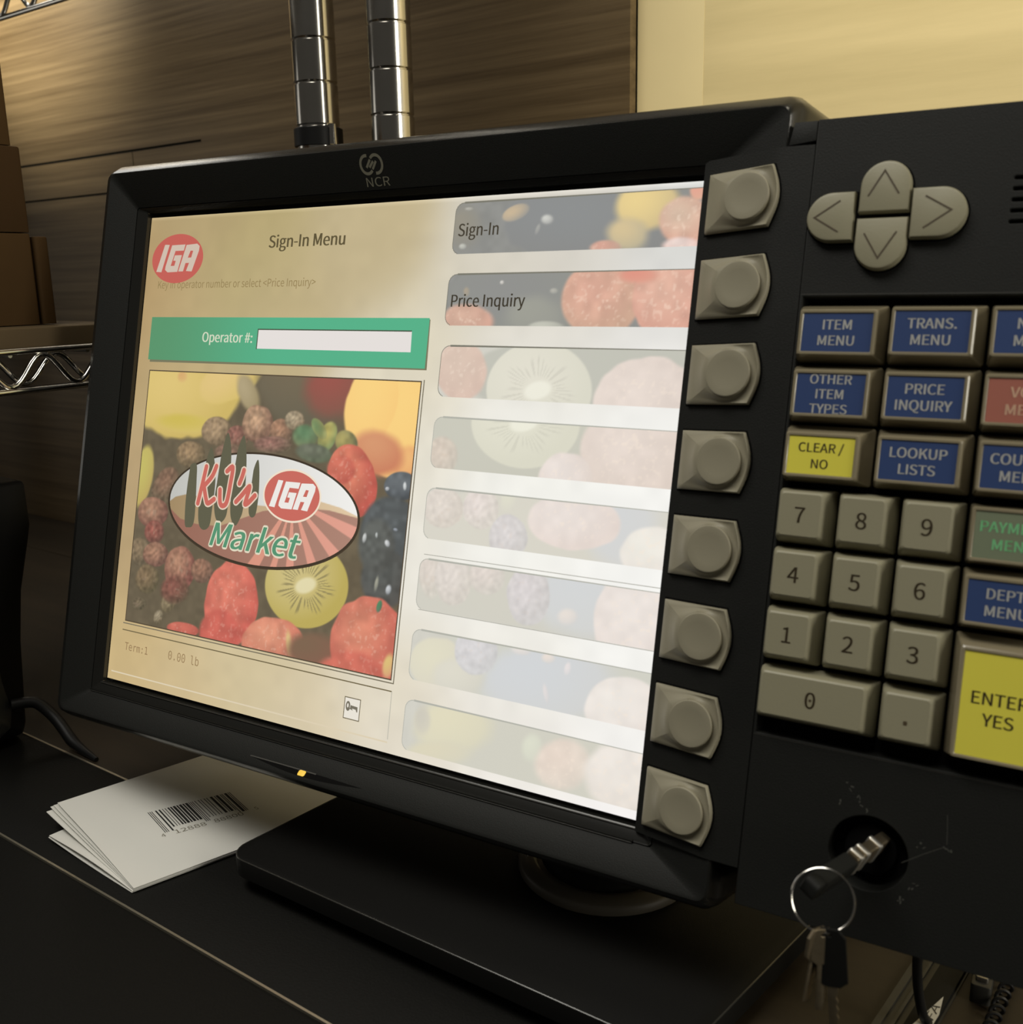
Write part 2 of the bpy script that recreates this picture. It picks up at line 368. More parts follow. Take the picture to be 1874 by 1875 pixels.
# ---------------------------------------------------------------- boxes on the shelf
def carton(label, s0, s1, d0, d1, z0, z1, mt, name='cardboard_box', flap=True):
    e = empty(name, lw((s0 + s1) / 2, (d0 + d1) / 2, z0), YR); tag(e, label, 'box', 'cartons on the wire shelf')
    m = MB(); m.prism(rr(s0, s1, d0, d1, 1.2, 3), lw, z0, z1, 0.8); m.build('carton', mt, e)
    if flap:
        m = MB(); m.prism(rr(s0 + 1, s1 + 0.15, (d0 + d1) / 2 - 7, (d0 + d1) / 2 + 7, 0.3, 2), lw, z0 + 1, z1 + 0.25); m.build('packing_tape', M['card_light'], e)
    return e
carton('flat grey-brown board lying on the wire shelf under the stacked boxes', -210, -49, -62, 62, 127.4, 136.8, M['card_light'], 'flat_carton', False)
carton('brown box at the bottom of the stack on the shelf', -200, -70, -60, 30, 137.2, 175.2, M['card'])
carton('brown box in the middle of the stack on the shelf', -205, -70.3, -62, 30.2, 175.6, 210.2, M['card_dark'])
carton('brown box on top of the stack at the upper left', -203, -73, -62, 28.2, 210.8, 244.0, M['card'])
carton('narrow lighter brown carton standing behind the stacked boxes', -150, -69, 31.2, 37, 137.2, 174, M['card'], 'narrow_carton', False)

# ---------------------------------------------------------------- black device at the left edge, and its cable
dv = empty('counter_device', lw(-130, -20, ZC), YR)
tag(dv, 'black plastic device with a rounded foot at the left edge of the counter', 'device')
prof = [(-63, 70.5), (-62.6, 53), (-66, 45), (-77.5, 20.5), (-84, -5), (-88.5, -38), (-89.5, -46), (-93, -52.5), (-99, ZC + 0.3), (-150, ZC + 0.3), (-190, ZC + 0.3), (-190, 72.5), (-68, 72.5), (-64.5, 72.2)]
m = MB(); m.prism(prof, lambda a, b, h: lw(a, h, b), -46, 10, 1.5); m.build('body', M['device'], dv)
m = MB(); face = [(-80.2, 12, -8), (-81.5, 5, -6), (-84, -5, -3), (-86.6, -22, 0), (-88.5, -38, 3), (-89.5, -46, 2), (-93, -52.3, -4)]
m.loft([[lw(s_ + 0.1, -44, z_), lw(s_ + 1.2, -42, z_), lw(s_ + 1.4, d_ - 3, z_), lw(s_ + 0.1, d_, z_)] for s_, z_, d_ in face], True, True); m.build('foot_panel', M['device_gloss'], dv, 60)
def bez(P, n=24):
    P = [Vector(p) for p in P]; out = []
    for i in range(len(P) - 1):
        p0 = P[max(i - 1, 0)]; p1 = P[i]; p2 = P[i + 1]; p3 = P[min(i + 2, len(P) - 1)]
        for k in range(n):
            t = k / n; out.append(0.5 * ((2 * p1) + (p2 - p0) * t + (2 * p0 - 5 * p1 + 4 * p2 - p3) * t * t + (3 * p1 - p0 - 3 * p2 + p3) * t ** 3))
    return out + [P[-1]]
m = MB(); pts = bez([lw(-86, 2, -34), lw(-82, 11, -35), lw(-76, 15, -41), lw(-70, 16, -46.0), lw(-63, 16, -51), lw(-54, 16, -53.6), lw(-43, 15.5, -54.9)], 8)
m.tube(pts, [(2.7 if i < 32 else 2.7 - (i - 32) * 0.1) * SC for i in range(len(pts))], 12)
tag(m.build('power_cable', M['cable'], at=lw(-56, 19, ZC)), 'thick black cable curving from the left device down to the counter', 'cable')

# ---------------------------------------------------------------- folded paper with barcode
pp = empty('folded_paper', wp(35, 0, ZC)); tag(pp, 'folded white paper with a printed barcode lying on the counter', 'paper')
def sheet(A, B, C, D, zA, zB, zC, zD, bow=0.0, pw=1.0, th=0.22):
    nu, nv = 14, 12; top = []; 
    def P(s, t):
        x = (1 - t) * ((1 - s) * A[0] + s * B[0]) + t * ((1 - s) * D[0] + s * C[0]); y = (1 - t) * ((1 - s) * A[1] + s * B[1]) + t * ((1 - s) * D[1] + s * C[1])
        k = s ** pw; z = (1 - t) * ((1 - k) * zA + k * zB) + t * ((1 - k) * zD + k * zC) + bow * math.sin(math.pi * s) * (1 - 0.4 * t)
        return x, y, ZC + z
    m = MB(); n = (nu + 1) * (nv + 1)
    for off in (0, -th): m.v += [wp(P(i / nu, j / nv)[0], P(i / nu, j / nv)[1], P(i / nu, j / nv)[2] + off) for j in range(nv + 1) for i in range(nu + 1)]
    q = lambda i, j, o: o * n + j * (nu + 1) + i
    for j in range(nv):
        for i in range(nu):
            m.f.append((q(i, j, 0), q(i + 1, j, 0), q(i + 1, j + 1, 0), q(i, j + 1, 0))); m.f.append((q(i, j, 1), q(i, j + 1, 1), q(i + 1, j + 1, 1), q(i + 1, j, 1)))
    edge = [(i, 0) for i in range(nu)] + [(nu, j) for j in range(nv)] + [(i, nv) for i in range(nu, 0, -1)] + [(0, j) for j in range(nv, 0, -1)]
    for k in range(len(edge)):
        a = edge[k]; b = edge[(k + 1) % len(edge)]; m.f.append((q(*a, 0), q(*a, 1), q(*b, 1), q(*b, 0)))
    return m, P
B_ = (56.6, -40.8); C_ = (95.3, 58.0); D_ = (20, 86)
m, topP = sheet((-7.4, -23.8), B_, C_, D_, 10.0, 2.2, 2.0, 4.5, 0.9, 0.9); m.build('top_sheet', M['paper'], pp)
for A_, zA, zB, bw in (((-8.9, -24.6), 8.9, 1.85, 0.6), ((-10.2, -25.2), 8.2, 1.6, 0.35), ((-9.9, -27.3), 7.2, 1.35, 0.1)):
    m, _ = sheet(A_, B_, C_, D_, zA, zB, 1.3, 3.6, bw, 0.85); m.build('inner_sheet', M['paper'], pp)
m, _ = sheet((-0.6, -33.4), (56.0, -41.0), (94.3, 57.0), D_, 2.6, 1.0, 0.9, 1.8, 1.3, 0.8); m.build('lower_fold', M['paper'], pp)
m, _ = sheet((-0.9, -33.6), (55.8, -41.2), (94.3, 57.0), D_, 1.9, 0.6, 0.5, 0.9, -0.4, 0.8); m.build('lower_fold', M['paper'], pp)
# the barcode runs along the sheet: bar direction from (270,1490) to (420,1447) in the photo
O_ = Vector((25.6, -8.0)); ex = Vector((40.2, 21.2)) - O_; ey = Vector((41.3, -13.1)) - O_
def onsheet(a, b, h=0.0):              # a along the code, b down the bars, both 0..1 -> point just above the sheet
    q = O_ + ex * a + ey * b; s, t = 0.5, 0.5
    for _ in range(14):
        x, y, z = topP(s, t); x1, y1, _z = topP(s + 0.01, t); x2, y2, _z = topP(s, t + 0.01)
        J = Matrix((((x1 - x) / 0.01, (x2 - x) / 0.01), ((y1 - y) / 0.01, (y2 - y) / 0.01))); d = J.inverted() @ (q - Vector((x, y))); s += d.x; t += d.y
    return wp(q.x, q.y, topP(s, t)[2] + 0.06 + h)
Lc = {'0': '0001101', '1': '0011001', '2': '0010011', '4': '0100011', '8': '0110111', '5': '0110001'}
code = '101' + Lc['4'] + ''.join(Lc[c] for c in '12888') + '01010' + ''.join(''.join('10'[int(b)] for b in Lc[c]) for c in '88800') + ''.join('10'[int(b)] for b in Lc['5']) + '101'
m = MB(); i = 0
while i < len(code):
    if code[i] == '1':
        j = i
        while j < len(code) and code[j] == '1': j += 1
        a0 = i / len(code); a1 = j / len(code) - 0.0015; lng = 1.0 if (i < 10 or i > len(code) - 11 or 45 <= i <= 50) else 0.86
        V = []
        for t in range(5): V += [onsheet(a0, lng * t / 4), onsheet(a1, lng * t / 4)]
        m.add(V, [(2 * t, 2 * t + 1, 2 * t + 3, 2 * t + 2) for t in range(4)]); i = j
    else: i += 1
m.build('barcode', M['ink'], pp, smooth=0)
tf = lambda a, b, h: onsheet(a, 1.06 - b)
mm_ = [text_mb('4', -0.06, -0.09, 0.13, tf, width=0.045), text_mb('12888', 0.10, -0.09, 0.15, tf, width=0.36), text_mb('88800', 0.56, -0.09, 0.15, tf, width=0.35), text_mb('5', 1.07, -0.02, 0.13, tf, width=0.04)]
merge(*mm_).build('barcode_number', M['ink_grey'], pp, smooth=0)

# ================================================================ the terminal
tm = empty('checkout_terminal', wp(203, 38, ZC))
tag(tm, 'black touchscreen checkout terminal with lit sign-in screen and grey keypad', 'terminal')
TB = lambda m, name, material, smooth=40, parent=None: m.build(name, material, parent or tm, smooth)
# base slab on four feet, swivel ring and neck
FL = Vector((82.2, -21.5)); FR = Vector((257.6, -33.5)); BRr = Vector((284.5, 93.0)); BL = Vector((105.5, 106.0))
def round_quad(P, r, n=5):
    out = []
    for i in range(4):
        p = P[i]; a = (P[i - 1] - p).normalized(); b = (P[(i + 1) % 4] - p).normalized(); ang = a.angle(b); t = r / math.tan(ang / 2)
        c = p + (a + b).normalized() * (r / math.sin(ang / 2)); s0 = p + a * t - c; s1 = p + b * t - c; a0 = math.atan2(s0.y, s0.x); da = math.atan2(s1.y, s1.x) - a0
        while da > math.pi: da -= 2 * math.pi
        while da < -math.pi: da += 2 * math.pi
        out += [tuple(c + Vector((math.cos(a0 + da * k / n), math.sin(a0 + da * k / n))) * r) for k in range(n + 1)]
    return out
m = MB(); m.prism(round_quad([FL, FR, BRr, BL], 8), wp, ZC + 6.4, ZC + 13.2, 0.8); TB(m, 'base_plate', M['slab'])
m = MB(); m.tube([wp(a, b, ZC + 12.95) for a, b in inset(round_quad([FL, FR, BRr, BL], 8, 8), 0.35)], 0.28 * SC, 8, True); TB(m, 'highlight_bead', M['edge'])  # lighter bead drawing the highlight line on the slab edge
for x, y in ((101, -8), (246, -18), (268, 80), (118, 90)):
    TB(lathe(lambda a, b, z: wp(x + a, y + b, z), [(5, ZC), (5, ZC + 6.5)], 16), 'rubber_foot', M['void'])
T0 = ZC + 13.2
TB(lathe(lambda a, b, z: wp(203 + a, 38 + b, z), [(24, T0), (30.5, T0), (30.5, T0 + 2.4), (29.5, T0 + 3.4), (26, T0 + 4.4), (24.5, T0 + 4.0), (24, T0 + 3)], 48), 'swivel_ring', M['ring'], 50)
TB(lathe(lambda a, b, z: wp(203 + a, 38 + b, z), [(23.6, T0), (23.6, T0 + 2.0), (20, T0 + 6), (19, -20)], 40), 'neck', M['plastic_flat'])
# main housing with the funnel-shaped bezel
def ring(x0, x1, y0, y1, r, h, hr=None):
    out = []
    for a, b in rr(x0, x1, y0, y1, r, 6): out.append(mw(a, b, h))
    return out
m = MB()
m.loft([ring(30, 215, 35, 160, 20, -62), ring(-4, 250, -4, 190, 16, -50), ring(-16.8, 263.5, -12, 205.8, 6, -28), ring(-17.6, 263, -15, 206.0, 5, -22), ring(-17.9, 258.6, -17.3, 204.4, 4.5, 3),
        ring(-17.6, 257.4, -17.5, 203.8, 4.2, 5.2), ring(-17.2, 256.9, -17.0, 203.2, 4.0, 6.1), ring(-16.5, 255.9, -15.0, 200.1, 3.4, 9.4), ring(-14.7, 255.3, -14.2, 199.6, 3.0, 9.75)], True, False)
TB(m, 'rear_housing', M['plastic_gloss'], 40)
m = MB()
m.loft([ring(-14.7, 255.3, -14.2, 199.6, 3.0, 9.75), ring(-14.2, 254.6, -13.2, 199.2, 2.6, 9.6), ring(-5.0, 236.7, -5.8, 187.5, 1.2, 3.4), ring(-5.0, 236.7, -5.8, 187.5, 1.2, -3)], False, True)
TB(m, 'front_bezel', M['plastic'], 32)
m = MB(); m.loft([ring(-4.9, 236.6, -5.7, 187.4, 1.2, 3.0), ring(-4.6, 236.3, -5.4, 187.2, 1.1, 3.35), ring(-4.2, 236.0, -5.0, 186.9, 1.0, 3.1), ring(-0.8, 233.4, -2.1, 186.2, 0.6, 2.3), ring(-0.3, 233.0, -1.6, 185.7, 0.5, 1.8), ring(-0.3, 233.0, -1.6, 185.7, 0.5, -1.4)], False, True)
TB(m, 'screen_surround', M['plastic_gloss'], 35)
m = MB(); lp = rr(-5.0, 231, -5.6, -4.9, 0.3, 2); m.prism(lp, mw, 2.6, 3.9, 0.2); TB(m, 'lip', M['plastic_gloss'])
for v_, h_ in ((-5.75, 3.75), (-2.0, 2.45)):
    m = MB(); m.tube([mw(-4.6 if v_ < -3 else -0.6, v_, h_), mw(230.6, v_, h_)], 0.2 * SC, 8); TB(m, 'highlight_bead', M['edge'])  # lighter beads drawing the bright highlight lines of the lip
def fh(v): return 3.4 + (v - 187.5) / (199.2 - 187.5) * 6.2            # height of the top bezel facet
ftop = lambda a, b, h=0.0: mw(a, b, fh(b) + 0.06 + h)
def fb(v): return 3.4 + (-5.8 - v) / (13.2 - 5.8) * 6.2                # and of the bottom one
fbot = lambda a, b, h=0.0: mw(a, b, fb(b) + 0.05 + h)
# maker's emblem and name on the top bezel
rA = [tuple(p) for p in ell(112.6, 194.6, 3.55, 3.55, 40)]; logo_polys = []
def arc(cx, cy, r, a0, a1, n=22): return [(cx + r * math.cos(math.radians(a0 + (a1 - a0) * k / n)), cy + r * math.sin(math.radians(a0 + (a1 - a0) * k / n))) for k in range(n + 1)]
m = MB(); f2 = lambda a, b: ftop(a, b)
LX, LY = 114.4, 194.85
m.ribbon(arc(LX - 1.9, LY, 2.6, 78, 318), 0.45, f2); m.ribbon(arc(LX + 1.9, LY, 2.6, 138, -102), 0.45, f2)
for k in (-1, 0, 1): m.ribbon([(LX - 0.95 + k * 1.2, LY - 1.0 - (0.4 if k > 0 else -0.15)), (LX + 0.95 + k * 1.2, LY + 1.0 + (0.4 if k < 0 else -0.15))], 0.4, f2)
TB(m, 'emblem', M['logo'], 0)
TB(text_mb('NCR', 111.0, 188.5, 2.6, ftop, width=9.8), 'nameplate', M['logo'], 0)
# indicator lamp in its crescent on the bottom bezel
m = MB(); cr = [(87.6 + 50 * t / 20, -11.3 - 1.5 * math.sin(math.pi * t / 20)) for t in range(21)] + [(137.6 - 50 * t / 20, -11.3 + 0.15 * math.sin(math.pi * t / 20)) for t in range(1, 20)]
flat('crescent_recess', [cr], lambda a, b, z: fbot(a, b), M['void'], tm)
m = MB(); m.ribbon([(87.6 + 30 * t / 12, -11.2 + 0.1 * math.sin(math.pi * t / 20)) for t in range(13)], 0.16, lambda a, b: fbot(a, b, 0.1)); TB(m, 'crescent_edge', M['rail'], 0)
m = MB(); m.prism(rr(110.6, 113.4, -12.6, -11.1, 0.4, 3), lambda a, b, h: fbot(a, b, h), -0.2, 0.5, 0.15); TB(m, 'indicator_lamp', M['led'])
# soft-key strip: a sloped plate right of the screen
def sh_(u): return 3.5 + (min(u, 254.0) - 231.0) / 23.0 * 6.5
fs = lambda a, b, h=0.0: mw(a, b, sh_(a) + h)
m = MB(); US = [231.0, 231.15] + [231.5 + 22.5 * k / 10 for k in range(11)] + [257.0, 263.2]
rings = []
for u in US: rings.append([mw(u, -2.2, -3), mw(u, -2.2, sh_(u) - (0.4 if u < 231.1 else 0)), mw(u, 188.4, sh_(u) - (0.4 if u < 231.1 else 0)), mw(u, 188.4, -3)])
m.loft(rings, True, True, closed=True); strip = TB(m, 'soft_key_strip', M['plastic'], 30)
m = MB(); m.prism([(256.2, 188.6), (263.2, 189.4), (263.2, 194.6), (257.2, 194.6)], mw, -3, 10.0, 0.15); TB(m, 'corner_ledge', M['plastic'])
# eight soft keys, each a sloped pad with a round cap
def soft_key(i):
    v1 = 183.8 - 23.8 * i; v0 = v1 - 16.4; vc = (v0 + v1) / 2; uc = 246.4
    def line(p, q, n): return [(p[0] + (q[0] - p[0]) * k / n, p[1] + (q[1] - p[1]) * k / n) for k in range(n)]
    A, B, C, D = (233.6, v1), (233.6, v0), (252.9, v0), (252.9, v1)
    arcp = [(252.9 + 2.2 * math.sin(math.pi * k / 12), v0 + (v1 - v0) * k / 12) for k in range(12)]
    o = line(A, B, 10) + line(B, C, 12) + arcp + line(D, A, 12)
    N = len(o); ang = [math.atan2(b - vc, a - uc) for a, b in o]
    circ = lambda r: [(uc + r * math.cos(t), vc + r * math.sin(t)) for t in ang]
    mb = MB(); oi = inset(o, 0.35)
    R0 = circ(6.7); H0 = sh_(uc) + 2.6
    ringsk = [[fs(a, b, -1.0) for a, b in o], [fs(a, b, 1.2) for a, b in o], [fs(a, b, 1.6) for a, b in oi]]
    for t in (0.25, 0.5, 0.75, 1.0): ringsk.append([mw(a0 + (a1 - a0) * t, b0 + (b1 - b0) * t, (sh_(a0) + 1.6) * (1 - t) + H0 * t - 0.5 * math.sin(math.pi * t)) for (a0, b0), (a1, b1) in zip(oi, R0)])
    mb.loft(ringsk, True, True); k = TB(mb, 'soft_key', M['soft'], 60)
    es = set(); q_ = lambda r_, i_: r_ * N + i_
    for r_ in range(2, 6):
        for i_ in (0, 10): es.add(tuple(sorted((q_(r_, i_), q_(r_ + 1, i_)))))
    se = k.data.attributes.get('sharp_edge') or k.data.attributes.new('sharp_edge', 'BOOLEAN', 'EDGE')
    for e_ in k.data.edges:
        if tuple(sorted(e_.vertices)) in es: se.data[e_.index].value = True
    sl = lambda a: 0.12 * (a - uc)
    cap = MB(); cap.loft([[mw(uc + r * math.cos(2 * math.pi * q / 40), vc + r * math.sin(2 * math.pi * q / 40), H0 + hh + sl(uc + r * math.cos(2 * math.pi * q / 40))) for q in range(40)] for r, hh in ((6.45, -1.2), (6.45, 0.55), (6.2, 0.8), (5.8, 0.85), (4.0, 0.68), (2.0, 0.58), (0.3, 0.55))], True, True)
    cap.build('round_cap', M['soft'], k, 30)
    g = MB(); rim = [(a, b) for a, b in inset(o, -0.55)]
    g.add([fs(a, b, 0.05) for a, b in rim] + [fs(a, b, 0.05) for a, b in o], [(q, (q + 1) % N, N + (q + 1) % N, N + q) for q in range(N)]); g.build('key_gap', M['void'], k, 0)
for i in range(8): soft_key(i)
# keypad module with a sunken key well, a lock opening and speaker slots
HK = 10.0; WELL = (263.95, 334.0, 34.0, 148.9); LK = (295.0, 10.2)
outl = [(263.6, -11.4), (344, -11.4), (344, 194.6), (263.6, 194.6)]
slots = [rr(310.8 - 0.05 * k, 338, 176.55 - 2.62 * k - 0.7, 176.55 - 2.62 * k + 0.7, 0.6, 3) for k in range(5)]
holes = [rr(WELL[0], WELL[1], WELL[2], WELL[3], 0.3, 2), ell(LK[0], LK[1], 9.7, 9.4, 48)] + slots
c = bpy.data.curves.new('outline', 'CURVE'); c.dimensions = '2D'; c.fill_mode = 'BOTH'; c.extrude = 3.5; c.bevel_depth = 0.25; c.bevel_resolution = 1
for p in [outl] + holes:
    sp = c.splines.new('POLY'); sp.points.add(len(p) - 1); sp.use_cyclic_u = True
    for q, (a, b) in zip(sp.points, p): q.co = (a, b, 0, 1)
TB(curve_mesh('t', c, lambda a, b, z: mw(a, b, HK - 3.75 + z), None, None), 'keypad_face', M['plastic'], 35)
m = MB(); m.loft([[mw(a, b, h) for a, b in rr(263.65 + i0, 343.9 - i0, -11.35 + i0, 194.5 - i0, 2, 3)] for h, i0 in ((-30, 5), (-22, 0.5), (2.9, 0.05))], True, True); TB(m, 'keypad_housing', M['plastic_flat'])
m = MB(); m.ribbon([(WELL[0] - 0.3, WELL[3] + 0.3), (WELL[1], WELL[3] + 0.3)], 0.12, lambda a, b: mw(a, b, HK + 0.06)); TB(m, 'well_edge', M['rail'], 0); m = MB(); m.ribbon([(WELL[0] - 0.3, WELL[2] - 0.3), (WELL[1], WELL[2] - 0.3)], 0.1, lambda a, b: mw(a, b, HK + 0.06)); TB(m, 'well_edge', M['rail'], 0)
m = MB(); m.add([mw(WELL[0], WELL[2], 3.2), mw(WELL[1], WELL[2], 3.2), mw(WELL[1], WELL[3], 3.2), mw(WELL[0], WELL[3], 3.2)], [(0, 1, 2, 3)]); TB(m, 'well_floor', M['void'], 0)
TB(lathe(lambda a, b, z: mw(LK[0] + a, LK[1] + b, z), [(9.6, 2.95), (9.6, 3.1), (6.5, 3.2), (6.2, 6.0), (5.4, 6.4)], 36), 'lock_cylinder', M['void'])
# four arrow keys
def dkey(o, chev):
    mb = MB(); mb.loft([[mw(a, b, HK - 0.2) for a, b in o], [mw(a, b, 11.9) for a, b in o], [mw(a, b, 12.4) for a, b in inset(o, 0.3)], [mw(a, b, 12.55) for a, b in inset(o, 0.8)]], True, True)
    k = TB(mb, 'arrow_key', M['key'], 35)
    mb = MB(); mb.ribbon(chev, 0.21, lambda a, b: mw(a, b, 12.62)); mb.build('arrow_mark', M['ink_dark'], k, 0)
    mb = MB(); r = inset(o, -0.5); N = len(o); mb.add([mw(a, b, HK + 0.07) for a, b in r] + [mw(a, b, HK + 0.07) for a, b in o], [(q, (q + 1) % N, N + (q + 1) % N, N + q) for q in range(N)]); mb.build('key_gap', M['void'], k, 0)
dkey([(276.3, 169.3), (288.4, 169.3)] + arc(282.35, 176.0, 6.05, 0, 180), [(278.4, 173.2), (281.9, 179.5), (285.8, 173.5)])
dkey([(288.6, 167.8), (276.2, 167.8)] + arc(282.4, 161.1, 6.2, 180, 360), [(278.4, 163.9), (282.3, 157.6), (286.2, 164.1)])
dkey([(275.5, 162.3), (275.2, 174.8)] + arc(269.8, 168.55, 6.25, 90, 270), [(271.8, 172.5), (265.6, 168.4), (271.9, 164.5)])
dkey([(288.9, 174.8), (289.1, 162.5)] + arc(295.6, 168.65, 6.2, -90, 90), [(292.1, 172.6), (298.3, 168.9), (292.2, 164.7)])
# number keys
KX = [(263.5, 277.9), (278.7, 293.1), (293.9, 308.4)]; KY = {0: (84.4, 98.9), 1: (69.05, 83.5), 2: (53.6, 67.9), 3: (38.2, 52.4)}
def cap_body(x0, x1, y0, y1, name, material, h=14.0):
    mb = MB(); L = [(0, 0, 0, 0, 5.2, .6), (0, 0, 0, 0, 7.4, .6), (.35, .45, .45, .3, 9.6, .8), (.95, 1.25, 1.15, .75, 12.4, .9), (1.5, 1.9, 1.7, 1.2, h - 0.35, .9), (2.0, 2.45, 2.15, 1.65, h, .8)]
    mb.loft([[mw(a, b, hh) for a, b in rr(x0 + l, x1 - r, y0 + bt, y1 - tp, cr_, 4)] for l, r, bt, tp, hh, cr_ in L], True, True); return TB(mb, name, material, 24)
def num_key(ch, x, y, cap=4.0):
    k = cap_body(*x, *y, 'number_key', M['key']); cx = (x[0] + x[1]) / 2 - 0.3; cy = (y[0] + y[1]) / 2 + 0.25
    f = lambda a, b, h: mw(a, b, 14.06)
    if ch == '.': mb = MB(); mb.add([f(a, b, 0) for a, b in rr(cx - .45, cx + .45, cy - 1.6, cy - .6, .2, 2)], [tuple(range(12))])
    else:
        mb = text_mb(ch, cx, cy - cap / 2, cap, f, align='C', bold=0.014)
        if ch == '0': mb.add([f(a, b, 0) for a, b in ell(cx, cy, .38, .38, 12)], [tuple(range(12))])
    mb.build('legend', M['ink_dark'], k, 0)
for r, row in enumerate(('789', '456', '123')):
    for cc, ch in enumerate(row): num_key(ch, KX[cc], KY[r])
num_key('0', (263.5, 293.1), KY[3]); num_key('.', KX[2], KY[3])
# function keys under clear covers
def fkey(lines, x, y, lab, lm, tmat, cap=2.45, bold=0.03, dy=4.1, cx=None, cy=None):
    lx0, lx1, ly0, ly1 = lab; mb = MB()
    mb.loft([[mw(a, b, hh) for a, b in rr(x[0] + i * (lx0 - .75 - x[0]), x[1] - i * (x[1] - lx1 - .75), y[0] + i * (ly0 - .75 - y[0]), y[1] - i * (y[1] - ly1 - .75), .7, 3)] for i, hh in ((0, 5.2), (0, 8.0), (.25, 9.4), (.6, 12.2), (.85, 13.9), (1.0, 14.25))]
            + [[mw(a, b, hh) for a, b in rr(lx0 - q, lx1 + q, ly0 - q, ly1 + q, .35, 3)] for q, hh in ((.25, 14.25), (.02, 13.92))], True, True)
    k = TB(mb, 'function_key', M['cover'], 24)
    mb = MB(); mb.add([mw(a, b, 13.97) for a, b in rr(lx0, lx1, ly0, ly1, .1, 1)], [tuple(range(8))]); lo = mb.build('key_label', lm, k, 0)
    n = len(lines); cx = cx or (lx0 + lx1) / 2; cy = cy or (ly0 + ly1) / 2; ms = []
    for q, t in enumerate(lines): ms.append(text_mb(t, cx, cy + (n - 1) * dy / 2 - q * dy - cap / 2, cap, lambda a, b, h: mw(a, b, 14.03), bold=bold, align='C', width=None))
    merge(*ms).build('legend', tmat, k, 0); return k
C1 = (263.4, 285.7); C2 = (286.4, 308.5); C3 = (309.3, 331.4); R1 = (131.9, 146.6); R2 = (116.2, 131.0); R3 = (100.6, 115.4)
for lines, x, y, lab in ((('ITEM', 'MENU'), C1, R1, (266.1, 283.2, 133.8, 143.4)), (('TRANS.', 'MENU'), C2, R1, (288.4, 305.5, 134.1, 144.0)), (('NEXT', 'MENU'), C3, R1, (311.1, 328.2, 134.2, 144.1)),
                         (('OTHER', 'ITEM', 'TYPES'), C1, R2, (266.1, 283.0, 118.0, 128.0)), (('PRICE', 'INQUIRY'), C2, R2, (288.4, 305.6, 118.2, 128.0)),
                         (('LOOKUP', 'LISTS'), C2, R3, (288.4, 305.8, 102.7, 112.3)), (('COUPON', 'MENU'), C3, R3, (311.3, 328.4, 102.5, 112.5)), (('DEPT.', 'MENU'), C3, KY[1], (311.3, 328.4, 71.1, 80.9))):
    tag(fkey(lines, x, y, lab, M['blue'], M['ink_white'], cap=2.35 if len(lines) == 3 else 2.45, dy=3.75 if len(lines) == 3 else 4.0), 'key with a blue label and white words')
tag(fkey(('VOID', 'MENU'), C3, R2, (310.9, 328.0, 118.0, 128.2), M['red'], M['ink_pink']), 'key with a red label and pink words')
tag(fkey(('CLEAR /', 'NO'), C1, R3, (265.8, 282.1, 102.5, 112.0), M['yellow'], M['ink_dark'], cap=2.3, bold=0.018), 'key with a yellow label and dark words')
tag(fkey(('PAYMENT', 'MENU'), C3, KY[0], (311.3, 328.4, 86.1, 97.0), M['green'], M['ink_green']), 'key with a grey-green label and green words')
tag(fkey(('ENTER', 'YES'), C3, (38.2, 67.9), (312.3, 329.0, 39.8, 64.1), M['yellow'], M['ink_dark'], cap=2.9, dy=4.9, bold=0.02, cy=51.2), 'tall key with a yellow label and dark words')
# worn scuffs around the lock
m = MB(); rs = np.random.RandomState(4)
for a, b, n_ in ((288.6, 25.6, 3), (291.8, 23.0, 3), (287.3, 20.9, 4), (293.3, 20.6, 3), (306.2, 5.2, 4), (313, 16, 4), (303.6, 1.5, 4), (307, 15.5, 3)):
    for q in range(n_):
        x, y = a + rs.uniform(-.8, .8), b + rs.uniform(-.8, .8); t = rs.uniform(0, 6.3); L_ = rs.uniform(.3, 1.0); m.ribbon([(x, y), (x + L_ * math.cos(t), y + L_ * math.sin(t))], rs.uniform(.06, .2), lambda p, q_: mw(p, q_, HK + 0.05))
m.ribbon([(303, 10), (308, 13.6), (312, 16.2)], 0.06, lambda p, q_: mw(p, q_, HK + 0.05)); m.ribbon([(312.6, 17), (312.3, 21), (312.0, 24)], 0.05, lambda p, q_: mw(p, q_, HK + 0.05))
TB(m, 'scuff_marks', M['scratch'], 0)

